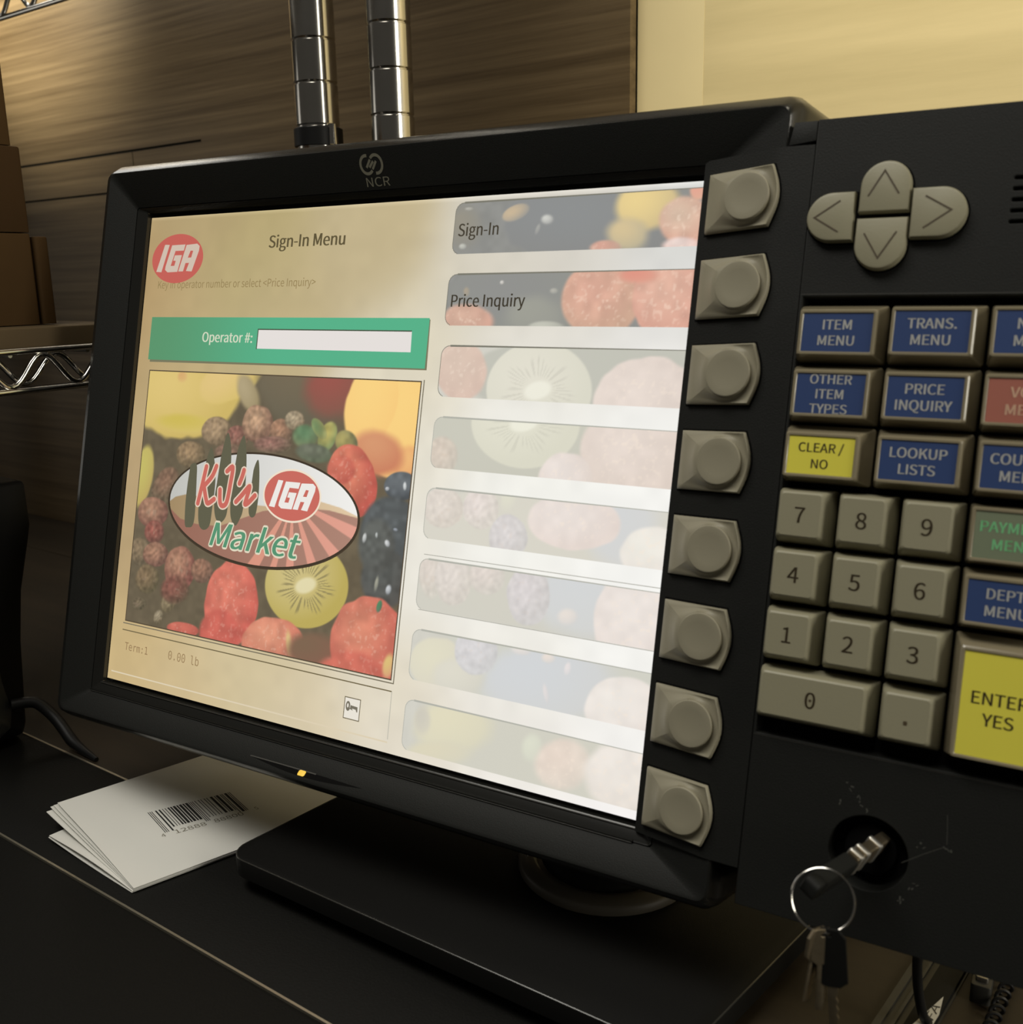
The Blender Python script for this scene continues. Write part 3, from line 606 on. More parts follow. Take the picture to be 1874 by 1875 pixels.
# ================================================================ the lit display, left-side viewing-angle dimming kept in its colours
m = MB(); m.box(mw, 0, 232.9, -0.3, 184.3, -1.2, 0.0); scr = TB(m, 'screen', M['void'], 0)
def vnoise(x, y, sc, seed):
    g = np.random.RandomState(seed).rand(256, 256); x = x * sc + 1000; y = y * sc + 1000; xi = np.floor(x).astype(int); yi = np.floor(y).astype(int)
    fx = x - xi; fy = y - yi; fx = fx * fx * (3 - 2 * fx); fy = fy * fy * (3 - 2 * fy); G = lambda a, b: g[a % 256, b % 256]
    return (G(xi, yi) * (1 - fx) + G(xi + 1, yi) * fx) * (1 - fy) + (G(xi, yi + 1) * (1 - fx) + G(xi + 1, yi + 1) * fx) * fy
def sst(t): t = np.clip(t, 0, 1); return t * t * (3 - 2 * t)
def paint(U, V, base, shapes, amp=1.0):
    col = np.ones(U.shape + (3,)) * np.array(base, float)
    col *= (1 + 0.10 * amp * (vnoise(U, V, 0.12, 1) - .5) + 0.10 * amp * (vnoise(U, V, 0.45, 2) - .5))[..., None]
    for i, (t, pu, pv, a, b, c, d, r1, g1, b1, r2, g2, b2, soft) in enumerate(shapes):
        x = a * (U - pu) + b * (V - pv); y = c * (U - pu) + d * (V - pv); wob = 0.07 * (vnoise(U, V, 0.25, 10 + i) - .5); r = np.hypot(x, y) + (wob if t in 'srn' else 0)
        mk = sst((1 - r) / max(soft, .03))[..., None]; k = np.clip(np.hypot(x + .22, y + .3) / 1.15, 0, 1)[..., None] ** 1.7
        C1 = np.array((r1, g1, b1), float); C2 = np.array((r2, g2, b2), float); C = C1 * (1 - k) + C2 * k
        if t == 's':
            C = C * (1 + 0.16 * amp * (vnoise(U, V, 0.35, 3) - .5))[..., None]; n = .6 * vnoise(U, V, 0.9, 4) + .4 * vnoise(U + V * .5, V - U * .5, 1.3, 14); C = C + (C * .45 + np.array((255, 235, 215)) * .55 - C) * ((0.42 if amp > .7 else .62) * sst((n - .60) / .2) * np.clip(1.25 - r, 0, 1))[..., None]
        elif t == 'r':
            n = np.cos(x * 9 + 2 * np.sin(y * 4)) * np.cos(y * 8 + 1.5 * np.sin(x * 5)); C = C * (1 + 0.10 * amp * n + 0.22 * amp * (vnoise(U, V, 0.9, 5) - .5))[..., None]
            n = vnoise(U, V, 0.8, 6); C = C + (np.array((205, 175, 150)) * (.5 + .5 * C1.mean() / 200) - C) * (0.5 * amp * sst((n - .72) / .15) * np.clip(1 - r, 0, 1))[..., None]
        elif t == 'k':
            an = np.arctan2(y, x); rr_ = np.hypot(x, y); sp = np.sin(an * 34 + 3 * np.sin(an * 5)); sd_ = sst((sp - .1) / .6) * sst((rr_ - .24) / .1) * sst((.66 - rr_ + .1 * np.sin(an * 7)) / .16)
            core = sst((.30 - np.hypot(x * 1.0 + .35 * y, y * 1.3)) / .12); C = C + (np.array((235, 228, 190)) + (C1 - np.array((205, 190, 130))) * .5 - C) * (.75 * core)[..., None]
            dark = C1 * (.62 if C1.mean() < 190 else .90); C = C + (dark - C) * (.7 * sd_ * (1 - core))[..., None]
        elif t in 'bl': C = C * (1 + 0.22 * amp * (vnoise(U, V, 0.5, 7) - .5))[..., None]
        col = col * (1 - mk) + C * mk
    if amp < .4: col = col * .78 + np.array((226, 223, 214)) * .22
    if amp > .7: col = col * .93 + np.array((196, 176, 142)) * .07
    return np.clip(col, 0, 255)
def tolin(c): c = c / 255.0; return np.where(c < .04045, c / 12.92, ((c + .055) / 1.055) ** 2.4)
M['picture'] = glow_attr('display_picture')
def picture(name, x0, x1, y0, y1, step, h, fcol, keep=None, parent=None):
    nx = int(round((x1 - x0) / step)); ny = int(round((y1 - y0) / step)); U, V = np.meshgrid(np.linspace(x0, x1, nx + 1), np.linspace(y0, y1, ny + 1))
    col = fcol(U, V); inv = base_mat(parent).inverted(); o0 = inv @ mw(0, 0, h); ex_ = (inv @ mw(1, 0, h)) - o0; ey_ = (inv @ mw(0, 1, h)) - o0
    co = np.array(o0)[None] + U.reshape(-1, 1) * np.array(ex_)[None] + V.reshape(-1, 1) * np.array(ey_)[None]
    J, I = np.meshgrid(np.arange(ny), np.arange(nx), indexing='ij'); a = (J * (nx + 1) + I).reshape(-1); fc = np.stack([a, a + 1, a + nx + 2, a + nx + 1], 1)
    if keep is not None:
        cu = (U[:-1, :-1] + step / 2).reshape(-1); cv = (V[:-1, :-1] + step / 2).reshape(-1); fc = fc[keep(cu, cv)]
    used = np.unique(fc); mp = np.full(len(co), -1); mp[used] = np.arange(len(used)); fc = mp[fc]; co = co[used]; cl = tolin(col).reshape(-1, 3)[used]
    me = bpy.data.meshes.new(name); me.vertices.add(len(co)); me.vertices.foreach_set('co', co.astype(np.float32).ravel()); me.loops.add(len(fc) * 4); me.loops.foreach_set('vertex_index', fc.astype(np.int32).ravel())
    me.polygons.add(len(fc)); me.polygons.foreach_set('loop_start', np.arange(0, len(fc) * 4, 4, dtype=np.int32)); me.update(calc_edges=True); me.validate()
    at = me.attributes.new('Col', 'FLOAT_COLOR', 'POINT'); at.data.foreach_set('color', np.concatenate([cl, np.ones((len(cl), 1))], 1).astype(np.float32).ravel())
    me.materials.append(M['picture']); o = bpy.data.objects.new(name, me); COL.objects.link(o); o.parent = parent; return o
# pale menu background: white at the right, own tan fade plus viewing-angle dimming at the left
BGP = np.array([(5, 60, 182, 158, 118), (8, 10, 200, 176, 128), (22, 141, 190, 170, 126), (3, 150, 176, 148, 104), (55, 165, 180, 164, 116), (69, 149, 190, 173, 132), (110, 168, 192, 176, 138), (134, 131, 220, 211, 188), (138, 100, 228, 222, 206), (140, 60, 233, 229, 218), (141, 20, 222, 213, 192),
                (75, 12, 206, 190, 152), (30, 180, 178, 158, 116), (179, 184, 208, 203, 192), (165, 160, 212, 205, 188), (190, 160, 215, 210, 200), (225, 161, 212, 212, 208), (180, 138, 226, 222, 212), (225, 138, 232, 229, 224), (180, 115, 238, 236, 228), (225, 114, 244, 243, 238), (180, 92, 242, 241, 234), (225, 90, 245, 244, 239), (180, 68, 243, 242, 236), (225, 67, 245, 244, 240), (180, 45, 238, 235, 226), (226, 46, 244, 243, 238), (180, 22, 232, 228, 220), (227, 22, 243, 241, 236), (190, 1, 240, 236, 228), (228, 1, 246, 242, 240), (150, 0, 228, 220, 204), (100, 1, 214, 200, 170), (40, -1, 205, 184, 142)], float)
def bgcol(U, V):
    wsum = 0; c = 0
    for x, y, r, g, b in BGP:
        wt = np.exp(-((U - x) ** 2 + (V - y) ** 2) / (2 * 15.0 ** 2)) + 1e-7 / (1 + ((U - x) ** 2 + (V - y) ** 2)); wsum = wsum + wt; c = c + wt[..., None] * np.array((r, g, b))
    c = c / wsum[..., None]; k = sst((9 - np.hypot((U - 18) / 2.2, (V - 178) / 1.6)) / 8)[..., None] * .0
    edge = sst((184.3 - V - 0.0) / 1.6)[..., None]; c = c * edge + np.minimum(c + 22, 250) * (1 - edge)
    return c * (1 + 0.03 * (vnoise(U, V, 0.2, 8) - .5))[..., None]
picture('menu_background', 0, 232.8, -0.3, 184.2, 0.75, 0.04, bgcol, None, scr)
FRUIT=[('n',28.6,115.4,0.0295,0.0155,0.012,-0.0511,222,196,120,205,180,100,0.12),
('n',52.3,122.4,0.0384,0.0435,0.0521,-0.0895,225,196,128,215,190,110,0.15),
('n',26.2,121.6,0.2779,0.0388,0.0107,-0.3374,215,170,110,220,190,120,0.5),
('n',30.2,103.8,0.0491,0.0007,-0.0015,-0.2163,205,185,85,212,190,110,0.5),
('n',9.3,81.6,0.1598,-0.018,-0.0029,-0.0742,195,185,100,185,165,95,0.2),
('n',88.7,120.7,0.037,0.0048,0.0021,-0.0571,110,100,80,95,90,75,0.3),
('n',101.5,119.2,0.0567,-0.0189,-0.017,-0.0721,150,80,72,120,85,72,0.5),
('n',61.4,116.7,0.1533,0.0984,0.032,-0.1001,175,160,125,150,135,100,0.4),
('n',132.1,110.3,0.0455,-0.0041,-0.0044,-0.0495,252,212,130,250,205,125,0.08),
('n',118.8,115.2,0.0849,-0.0175,-0.0096,-0.0586,252,212,130,250,205,125,0.12),
('n',137.7,96.0,0.1135,0.0142,0.0103,-0.1373,240,185,120,225,150,100,0.4),
('n',123.3,98.7,0.0708,-0.0225,-0.0223,-0.1042,215,150,110,200,120,90,0.4),
('r',47.2,101.7,0.1176,0.0161,0.0102,-0.173,165,140,110,110,95,75,0.12),
('r',58.1,100.3,0.1645,0.0223,0.0137,-0.2233,140,95,85,105,85,70,0.12),
('r',67.6,105.7,0.1242,0.0167,0.0076,-0.1383,185,150,120,125,95,80,0.1),
('r',79.3,103.5,0.1742,0.0231,0.0114,-0.1945,165,125,100,110,90,75,0.12),
('r',85.3,107.8,0.1948,0.0257,0.0136,-0.255,165,150,125,120,105,85,0.2),
('r',34.8,92.1,0.1217,0.0169,0.0129,-0.1832,150,125,95,100,88,68,0.12),
('r',54.8,93.9,0.1197,0.0163,0.017,-0.2445,135,105,90,95,85,68,0.2),
('r',76.1,98.4,0.0955,0.0127,0.0183,-0.2795,145,105,95,100,88,72,0.2),
('l',91.1,102.3,0.1369,-0.0459,-0.0401,-0.1919,95,130,95,110,115,85,0.3),
('l',101.1,102.9,0.2182,-0.072,-0.0336,-0.158,175,165,95,120,135,90,0.2),
('l',109.8,101.5,0.1561,0.1416,0.0913,-0.1662,165,155,95,110,110,80,0.2),
('l',95.7,96.8,0.1007,-0.0098,-0.0168,-0.2587,105,110,95,90,100,80,0.3),
('l',97.0,105.5,0.2768,0.2542,0.0944,-0.1769,115,140,95,150,150,95,0.2),
('s',113.9,88.6,0.089,0.0319,0.0166,-0.0736,212,125,100,185,85,75,0.06),
('s',108.7,92.0,0.1386,0.0179,0.0136,-0.1754,205,110,92,195,95,82,0.3),
('b',134.9,88.5,0.1319,0.0166,0.0167,-0.1951,105,112,118,72,78,84,0.12),
('b',132.4,71.7,0.0722,0.0091,0.0077,-0.0697,86,92,95,72,76,78,0.15),
('b',132.0,56.9,0.0887,0.0112,0.0119,-0.0904,82,86,85,75,74,72,0.2),
('b',127.2,67.4,0.1093,0.0139,0.0104,-0.0899,90,94,92,78,80,78,0.3),
('h',136.4,88.6,1.1151,0.1397,0.047,-0.5472,215,220,222,160,165,168,0.5),
('h',129.3,87.1,0.8738,0.1103,0.0944,-1.0828,190,195,200,120,125,130,0.5),
('h',121.8,69.6,0.8592,-0.079,-0.0125,-0.4463,205,208,208,120,125,125,0.5),
('h',131.6,68.9,0.6506,0.3962,0.2311,-0.5458,215,218,220,120,125,130,0.5),
('h',126.8,71.1,1.439,0.1826,0.0848,-0.7693,190,195,195,110,115,115,0.5),
('h',128.8,54.7,0.878,-0.0794,-0.0018,-0.2701,160,160,145,95,98,95,0.6),
('h',134.0,53.5,0.6372,-0.057,-0.0023,-0.4536,200,205,210,110,115,120,0.5),
('h',134.4,73.8,0.726,-0.2239,-0.2397,-1.3265,150,158,170,100,105,110,0.6),
('r',22.5,78.9,0.1312,-0.0657,-0.0252,-0.1103,130,100,82,95,85,68,0.15),
('r',16.9,68.0,0.1117,0.0158,0.0153,-0.1549,165,125,102,115,80,70,0.1),
('r',18.9,60.3,0.162,0.0229,0.0211,-0.194,150,88,78,105,75,66,0.2),
('r',11.9,51.9,0.1589,0.0227,0.0195,-0.1648,130,112,88,95,85,68,0.15),
('r',20.7,51.9,0.1302,0.0184,0.0233,-0.1943,160,120,98,110,80,70,0.12),
('r',34.9,48.3,0.1126,0.0157,0.0143,-0.1131,168,125,102,120,75,68,0.1),
('r',46.7,48.8,0.1578,0.0218,0.0257,-0.2008,150,110,90,105,82,70,0.15),
('r',17.5,41.8,0.1342,0.0191,0.0204,-0.1547,125,105,80,90,82,62,0.2),
('r',30.8,35.1,0.2091,-0.074,-0.019,-0.1759,150,135,105,95,85,65,0.3),
('r',25.7,28.0,0.3332,-0.0771,-0.0099,-0.2896,150,138,115,95,85,65,0.4),
('r',14.2,31.6,0.1986,0.0284,0.0475,-0.3297,110,98,78,80,74,58,0.4),
('r',33.1,39.7,0.1119,0.0157,0.0217,-0.1578,130,82,72,95,76,62,0.3),
('k',98.0,50.1,0.0508,0.0067,0.0087,-0.0646,205,190,130,185,168,88,0.04),
('s',63.1,38.7,0.0726,0.0012,0.0048,-0.0602,215,120,102,198,95,84,0.06),
('s',58.3,26.7,0.0896,0.0123,0.0155,-0.0977,200,98,86,196,92,82,0.2),
('s',39.6,25.4,0.1089,-0.0115,0.0108,-0.3406,200,105,90,180,90,78,0.15),
('s',85.5,27.1,0.0641,-0.0063,0.0031,-0.0973,216,145,118,200,110,92,0.08),
('h',93.2,28.4,0.4756,0.1199,0.0337,-0.1446,220,190,130,214,150,118,0.6),
('n',103.4,28.1,0.0679,0.0089,0.0217,-0.1298,120,95,75,130,90,75,0.5),
('s',128.0,34.1,0.0573,0.0138,0.0137,-0.058,212,132,108,196,92,82,0.06),
('s',121.2,22.6,0.0614,0.0079,0.0191,-0.1064,205,108,92,200,100,88,0.3),
('l',130.9,47.5,0.7342,-0.1448,-0.026,-0.3827,80,140,100,95,110,95,0.4),
('n',137.2,28.3,0.323,-0.0286,0.0059,-0.1817,220,190,120,215,150,120,0.5)]
BTN=[[('n',196.6,173.4,0.029,0.0034,-0.0033,-0.0759,140,142,142,138,138,136,0.1),
('n',149.4,173.6,0.096,0.0117,-0.0038,-0.0939,150,145,132,140,140,136,0.6),
('n',168.4,178.1,0.1567,0.1006,0.1245,-0.3341,200,180,150,160,155,145,0.2),
('h',180.1,175.4,0.3481,0.0411,-0.0224,-0.4919,205,205,198,150,150,148,0.5),
('h',149.7,168.0,0.5263,0.0643,-0.0258,-0.8038,195,195,185,150,150,145,0.5),
('h',150.7,180.2,0.4767,0.0581,-0.0714,-1.4106,180,178,168,150,148,140,0.5),
('h',177.0,172.5,0.9516,-0.2874,-0.1415,-0.4085,165,165,160,145,145,143,0.5),
('n',212.9,178.3,0.0808,0.04,0.0306,-0.103,232,208,145,205,185,140,0.3),
('n',207.8,169.6,0.1152,0.0132,-0.0059,-0.1544,212,192,150,180,172,148,0.5),
('s',225.4,172.9,0.1113,0.0125,-0.0057,-0.1273,218,190,168,215,165,145,0.2),
('s',201.1,165.8,0.1602,0.0185,-0.0106,-0.339,214,165,148,195,170,150,0.3),
('n',228.6,181.4,0.3071,0.0343,-0.019,-0.32,226,165,145,222,175,150,0.4),
('s',225.4,165.8,0.1354,0.0152,-0.0104,-0.3177,232,212,204,222,180,168,0.4)],[('n',172.7,150.4,0.0352,0.0042,-0.0004,-0.0729,144,144,141,146,147,140,0.1),
('n',179.2,145.2,0.0751,0.0089,0.0003,-0.1176,158,158,148,150,150,143,0.5),
('h',166.0,156.1,0.9917,0.1193,-0.0169,-1.1523,215,212,205,165,162,155,0.6),
('h',185.0,153.2,0.5267,0.062,-0.0088,-0.8478,180,178,168,155,155,148,0.6),
('n',153.0,153.2,0.5957,0.0727,-0.0046,-0.4706,170,158,140,150,148,140,0.6),
('s',154.2,143.4,0.0881,0.0107,0.0007,-0.1488,212,175,155,205,160,142,0.25),
('s',201.1,150.2,0.0725,0.0084,-0.0005,-0.0813,218,170,150,205,168,145,0.12),
('s',223.8,150.1,0.0781,0.0088,-0.0004,-0.0745,222,178,158,214,160,142,0.1),
('n',212.7,157.4,0.1168,0.0133,-0.0056,-0.3107,222,150,132,220,165,145,0.6),
('n',183.5,141.9,0.1319,0.0156,0.0032,-0.4224,195,195,182,165,165,155,0.3)],[('n',205.6,127.3,0.0191,0.0022,0.0022,-0.0681,186,186,174,182,182,170,0.1),
('s',154.0,127.5,0.0963,0.0118,0.0027,-0.0941,216,188,170,214,182,165,0.15),
('k',182.9,122.4,0.0523,0.0062,0.0025,-0.0642,226,222,205,216,214,196,0.05),
('s',218.6,120.5,0.0543,0.0221,0.021,-0.0695,232,216,206,222,205,195,0.08)],[('n',187.8,104.9,0.018,0.0021,0.0036,-0.054,196,195,180,192,190,176,0.1),
('r',150.0,99.6,0.1468,0.0181,0.0099,-0.1398,214,198,182,195,185,170,0.2),
('k',179.3,112.0,0.0502,0.006,0.0038,-0.069,226,224,204,216,214,194,0.05),
('s',216.9,105.2,0.0565,0.0065,0.0043,-0.0623,230,214,204,224,206,194,0.1),
('s',195.6,95.4,0.099,0.0116,0.0091,-0.1092,236,224,218,226,210,200,0.12)],[('n',191.0,78.2,0.018,0.0021,0.006,-0.0541,214,210,196,212,208,196,0.1),
('n',215.9,84.2,0.0651,0.0075,0.0059,-0.0564,208,210,212,210,210,208,0.5),
('r',152.5,82.9,0.1182,0.0146,0.0135,-0.1401,224,213,203,212,202,190,0.12),
('r',166.6,84.2,0.1408,0.0171,0.0132,-0.1364,228,216,210,214,206,196,0.12),
('n',176.6,87.8,0.2821,-0.0232,-0.0114,-0.1942,222,220,200,214,210,196,0.4),
('r',177.7,75.9,0.1341,0.0161,0.0144,-0.1294,216,210,210,202,198,196,0.12),
('s',199.8,83.3,0.0608,0.0012,0.0027,-0.1102,236,224,218,230,214,206,0.1),
('s',226.2,76.5,0.0925,0.0105,0.0137,-0.1146,242,238,228,234,224,216,0.15)],[('n',193.5,56.7,0.0181,0.0021,0.0079,-0.0542,206,203,190,203,201,190,0.1),
('n',209.5,62.2,0.0387,0.0045,0.0086,-0.0612,208,211,214,207,208,206,0.4),
('r',150.4,61.2,0.1861,0.0231,0.0144,-0.1115,218,206,196,206,200,188,0.2),
('r',159.1,60.5,0.1331,0.0163,0.0143,-0.1086,224,214,206,208,200,190,0.12),
('r',171.6,63.0,0.1383,0.0167,0.0209,-0.1599,222,210,202,208,201,191,0.15),
('r',187.1,59.1,0.1246,0.0148,0.0142,-0.1017,216,209,210,203,199,198,0.1),
('h',201.3,54.5,0.2267,0.0266,0.0455,-0.3014,232,222,214,210,208,206,0.5),
('s',224.9,58.0,0.064,-0.0047,-0.0008,-0.0597,238,228,222,232,219,212,0.08)],[('n',196.1,35.2,0.0181,0.0021,0.0098,-0.0543,204,204,192,205,204,192,0.1),
('n',196.3,33.6,0.0368,0.0044,0.0122,-0.0664,206,210,215,206,207,206,0.35),
('n',156.1,32.5,0.0863,0.0107,0.0188,-0.1078,224,219,192,216,210,190,0.15),
('n',164.9,29.6,0.0813,0.01,0.0228,-0.1262,220,216,200,208,205,192,0.4),
('r',170.4,39.3,0.1177,0.0143,0.0192,-0.1147,214,211,214,203,202,203,0.12),
('h',186.6,42.0,0.2195,-0.0175,0.0063,-0.491,230,222,216,210,208,208,0.5),
('h',196.3,41.1,0.3388,-0.0264,0.0072,-0.4986,235,222,212,210,208,208,0.5),
('h',203.1,39.0,0.6912,-0.053,0.0069,-0.378,232,224,224,210,210,212,0.5),
('h',196.7,30.3,0.8371,0.2757,0.0847,-0.2406,225,218,218,206,206,208,0.5),
('s',222.0,30.3,0.0783,0.009,0.0189,-0.0958,240,233,226,235,224,217,0.1)],[('n',199.2,9.1,0.0182,0.0021,0.0112,-0.0499,204,202,188,206,204,190,0.1),
('n',164.8,13.7,0.0545,0.0067,0.0194,-0.0945,224,217,184,214,209,182,0.4),
('n',159.7,3.8,0.06,0.0074,0.041,-0.1873,218,210,180,210,206,184,0.5),
('n',153.1,13.1,0.2314,0.0288,0.0322,-0.1591,200,195,180,214,208,184,0.5),
('n',194.0,12.9,0.2104,0.025,0.0367,-0.1695,218,220,200,206,206,190,0.5),
('s',204.6,10.3,0.0916,0.0108,0.0246,-0.1097,234,215,200,220,208,194,0.3),
('s',225.9,11.8,0.0627,0.0072,0.0192,-0.0834,240,232,224,234,224,214,0.25)]]
f0 = lambda h: (lambda a, b, z=0.0: mw(a, b, h))
def emblem_in(U, V, k=1.0): return np.hypot((U - 72.1) / (46.6 * k), (V - 74.4) / (20.6 * k))
picture('fruit_picture', 7.6, 138.6, 24.2, 123.4, 0.32, 0.10, lambda U, V: paint(U, V, (98, 88, 70), FRUIT), None, scr)
def inpoly(U, V, P):
    ins = np.zeros(U.shape, bool); n = len(P)
    for i in range(n):
        x1, y1 = P[i]; x2, y2 = P[(i + 1) % n]
        if y1 == y2: continue
        ins ^= ((y1 > V) != (y2 > V)) & (U < (x2 - x1) * (V - y1) / (y2 - y1) + x1)
    return ins
HILL = [(20, 71.5), (25.9, 73.3), (28.9, 75.3), (34.4, 76.7), (49, 76.3), (63.3, 75.9), (75.2, 76.1), (84.6, 75.6), (92.7, 77.9), (101.1, 80.1), (110.2, 78.8), (118.1, 76.5), (122, 75)]
HILL2 = [(20, 73), (26.5, 70.6), (32.5, 67.2), (41.6, 66), (53.4, 66.4), (64.1, 70.3), (74.6, 74.2), (82, 75.6), (95.8, 75.5), (100.4, 77.3), (105.4, 77.4), (118.3, 76.0), (122, 75)]
RAYS = [(-128, -117.5), (-109, -101.5), (-92.5, -82.5), (-68, -57.5), (-44.5, -34), (-22, -12)]
def emblem_col(U, V):
    hx_ = np.interp(U, [p[0] for p in HILL], [p[1] for p in HILL]); h2 = np.interp(U, [p[0] for p in HILL2], [p[1] for p in HILL2])
    t = np.clip((U - 26) / 90, 0, 1)[..., None]; sky = np.array((190, 190, 184)) * (1 - t) + np.array((240, 238, 234)) * t
    tan = np.array((160, 136, 100)) * (1 - t) + np.array((225, 200, 165)) * t
    bend = 10 * np.clip((76 - V) / 20, 0, 1); ang = np.degrees(np.arctan2(V - 79.5, (U - 88.4) - .05 * bend)); field = np.array((150, 104, 88)) * (1 - t) + np.array((172, 132, 116)) * t; ray = np.array((205, 138, 112)) * (1 - t) + np.array((224, 160, 142)) * t
    rm = np.zeros(U.shape)
    for a0, a1 in RAYS: rm = np.maximum(rm, sst((ang - a0) / 1.2) * sst((a1 - ang) / 1.2))
    rm = rm * sst((U - 61) / 3); rm = rm[..., None]; fld = field * (1 - rm) + ray * rm
    k1 = sst((hx_ - V) / .35 + .5)[..., None]; k2 = sst((h2 - V) / .35 + .5)[..., None]
    c = sky * (1 - k1) + tan * k1; return c * (1 - k2) + fld * k2
def poly_glow(name, polys, h, rgb, parent=None, mt=None): return flat(name, polys, lambda a, b, z: mw(a, b, h), mt or glow(name + '_colour', rgb), parent or scr)
poly_glow('emblem_shadow', [ell(72.1, 74.2, 47.2, 21.1, 72)], 0.14, (70, 58, 44))
emb = picture('store_emblem', 24.5, 119.7, 53, 96, 0.3, 0.18, emblem_col, lambda u, v: emblem_in(u, v) < 0.992, scr)
m = MB(); m.ribbon(ell(72.1, 74.4, 46.5, 20.5, 90), 0.34, lambda a, b: mw(a, b, 0.21), True); m.build('emblem_border', glow('emblem_border_colour', (62, 52, 40)), scr, 0)
TREES = [[(35.3, 87.8), (38.5, 88.6), (39.4, 82.2), (40.2, 69.5), (39.5, 65.2), (37.4, 64.3), (35.4, 65.2), (34.6, 73.2), (34.8, 82.6)], [(43.4, 89.7), (45.4, 95.5), (47.6, 91.2), (49.3, 83), (49, 72.5), (48.4, 66.1), (45.4, 64.2), (42.7, 66.4), (41.7, 73.9), (42.6, 84.5)],
         [(50.9, 91.9), (53.2, 101.5), (55.9, 95.2), (56.7, 83.6), (56.9, 73.7), (56.1, 69.7), (53.5, 67.7), (51.0, 69.7), (49.7, 75.5), (50.3, 83.9)], [(59.1, 95), (61.6, 101), (63.7, 94.5), (64.7, 84.3), (64.7, 74), (63.6, 70.2), (61.6, 67.5), (58.9, 70.4), (58, 77.5), (58.3, 87.9)], [(68, 88.6), (69.7, 92.6), (70.9, 88.9), (71.7, 80.8), (71.5, 74.7), (70.8, 72), (68.9, 71.4), (67.5, 73.9), (67.6, 82.5)]]
def smooth_poly(P, n=6): return [tuple(p) for p in bez([P[-1]] + P + [P[0]] , n)[n:-n - 1]]
poly_glow('cypress_trees', [smooth_poly(p) for p in TREES], 0.22, (96, 94, 74))
IGA = {'I': [(80.6, 86.1), (83.0, 86.0), (80.0, 76.1), (77.3, 76.3)], 'G': [(84.3, 85.8), (91.1, 85.9), (90.5, 83.7), (86.3, 83.7), (84.5, 78.3), (86.4, 78.3), (86.9, 80.1), (85.6, 80.2), (86.2, 82.1), (89.8, 82.1), (88.2, 76.1), (83.2, 76.0), (81.8, 76.9), (81.9, 78.1)],
       'A': [(91.7, 85.7), (97.0, 86.0), (98.3, 85.1), (98.2, 83.5), (95.5, 76.1), (92.6, 76.3), (93.8, 79.2), (92.0, 79.2), (91.1, 76.2), (88.7, 76.2)], 'O': [(94.0, 83.6), (95.3, 83.5), (94.6, 81.1), (92.9, 81.1)]}
def iga(tf_, h, red, white, halo, parent):
    if halo: poly_glow('red_oval_edge', [[tf_(*p) for p in ell(87.55, 80.9, 13.7, 9.6, 64)]], h - .02, halo, parent)
    poly_glow('red_oval', [[tf_(*p) for p in ell(87.55, 80.9, 13.0, 8.9, 64)]], h, red, parent); poly_glow('oval_letters', [[tf_(*p) for p in IGA[k]] for k in 'IGAO'], h + .03, white, parent)
iga(lambda a, b: (a, b), 0.26, (200, 106, 94), (236, 232, 226), (238, 222, 200), scr)
iga(lambda a, b: (16.8 + (a - 87.55) * 1.09, 167.6 + (b - 80.9) * 1.08), 0.10, (194, 96, 86), (206, 188, 172), None, scr)
BR = [[(44.0, 88.1), (42.6, 80.5), (41.3, 73.9)], [(49.2, 88.6), (47.4, 84.6), (43.4, 80.4)], [(43.6, 81.0), (45.3, 76.2), (46.6, 74.4), (49.6, 76.2)], [(54.9, 87.2), (57.6, 88.8), (57.2, 82.5), (56.3, 76.0), (54.6, 74.2), (52.9, 75.2), (52.2, 80.0)], [(63.4, 88.2), (62.8, 85.8), (61.8, 83.2)], [(60.9, 76.3), (63.4, 78.8), (66.6, 82.3), (66.9, 81.4), (66.0, 77.9), (65.6, 75.9), (67.2, 76.6), (70.0, 79.4)]]
for nm, wd, h, rgb in (('script_outline', 1.5, 0.30, (226, 205, 185)), ('script_letters', 0.95, 0.33, (200, 106, 94))):
    m = MB()
    for p in BR: m.ribbon([tuple(q) for q in bez(p, 6)], wd, lambda a, b: mw(a, b, h))
    for p in BR:
        for q in (p[0], p[-1]): m.add([mw(a, b, h) for a, b in ell(q[0], q[1], wd, wd, 14)], [tuple(range(14))])
    m.build(nm, glow(nm + '_colour', rgb), scr, 0)
text_mb('Market', 49.6, 58.9, 8.8, lambda a, b, h: mw(a, b, 0.30), width=44.2, bold=0.085, shear=0.25, ring=14).build('script_outline', glow('market_outline_colour', (222, 214, 190)), scr, 0)
text_mb('Market', 49.6, 58.9, 8.8, lambda a, b, h: mw(a, b, 0.33), width=44.2, bold=0.03, shear=0.25).build('script_letters', glow('market_colour', (88, 146, 112)), scr, 0)
def frame(name, x0, x1, y0, y1, wd, h, rgb): m = MB(); m.ribbon([(x0, y0), (x1, y0), (x1, y1), (x0, y1)], wd, lambda a, b: mw(a, b, h), True); return m.build(name, glow(name + '_colour', rgb), scr, 0)
frame('picture_frame', 7.4, 138.8, 24.0, 123.6, 0.22, 0.12, (84, 72, 56))
m = MB(); m.ribbon([(6.2, 22.9), (139.9, 22.9), (139.9, 124.2)], 0.2, lambda a, b: mw(a, b, 0.08)); m.build('picture_frame', glow('frame_shadow_colour', (118, 110, 92)), scr, 0)
m = MB(); m.ribbon([(6.2, 20.2), (139.6, 20.2)], 0.2, lambda a, b: mw(a, b, 0.08)); m.build('status_line', glow('status_line_colour', (110, 98, 70)), scr, 0)
m = MB(); m.ribbon([(139.6, 20.2), (139.8, 4.2)], 0.16, lambda a, b: mw(a, b, 0.08)); m.build('status_line', glow('status_line_pale', (190, 186, 172)), scr, 0)
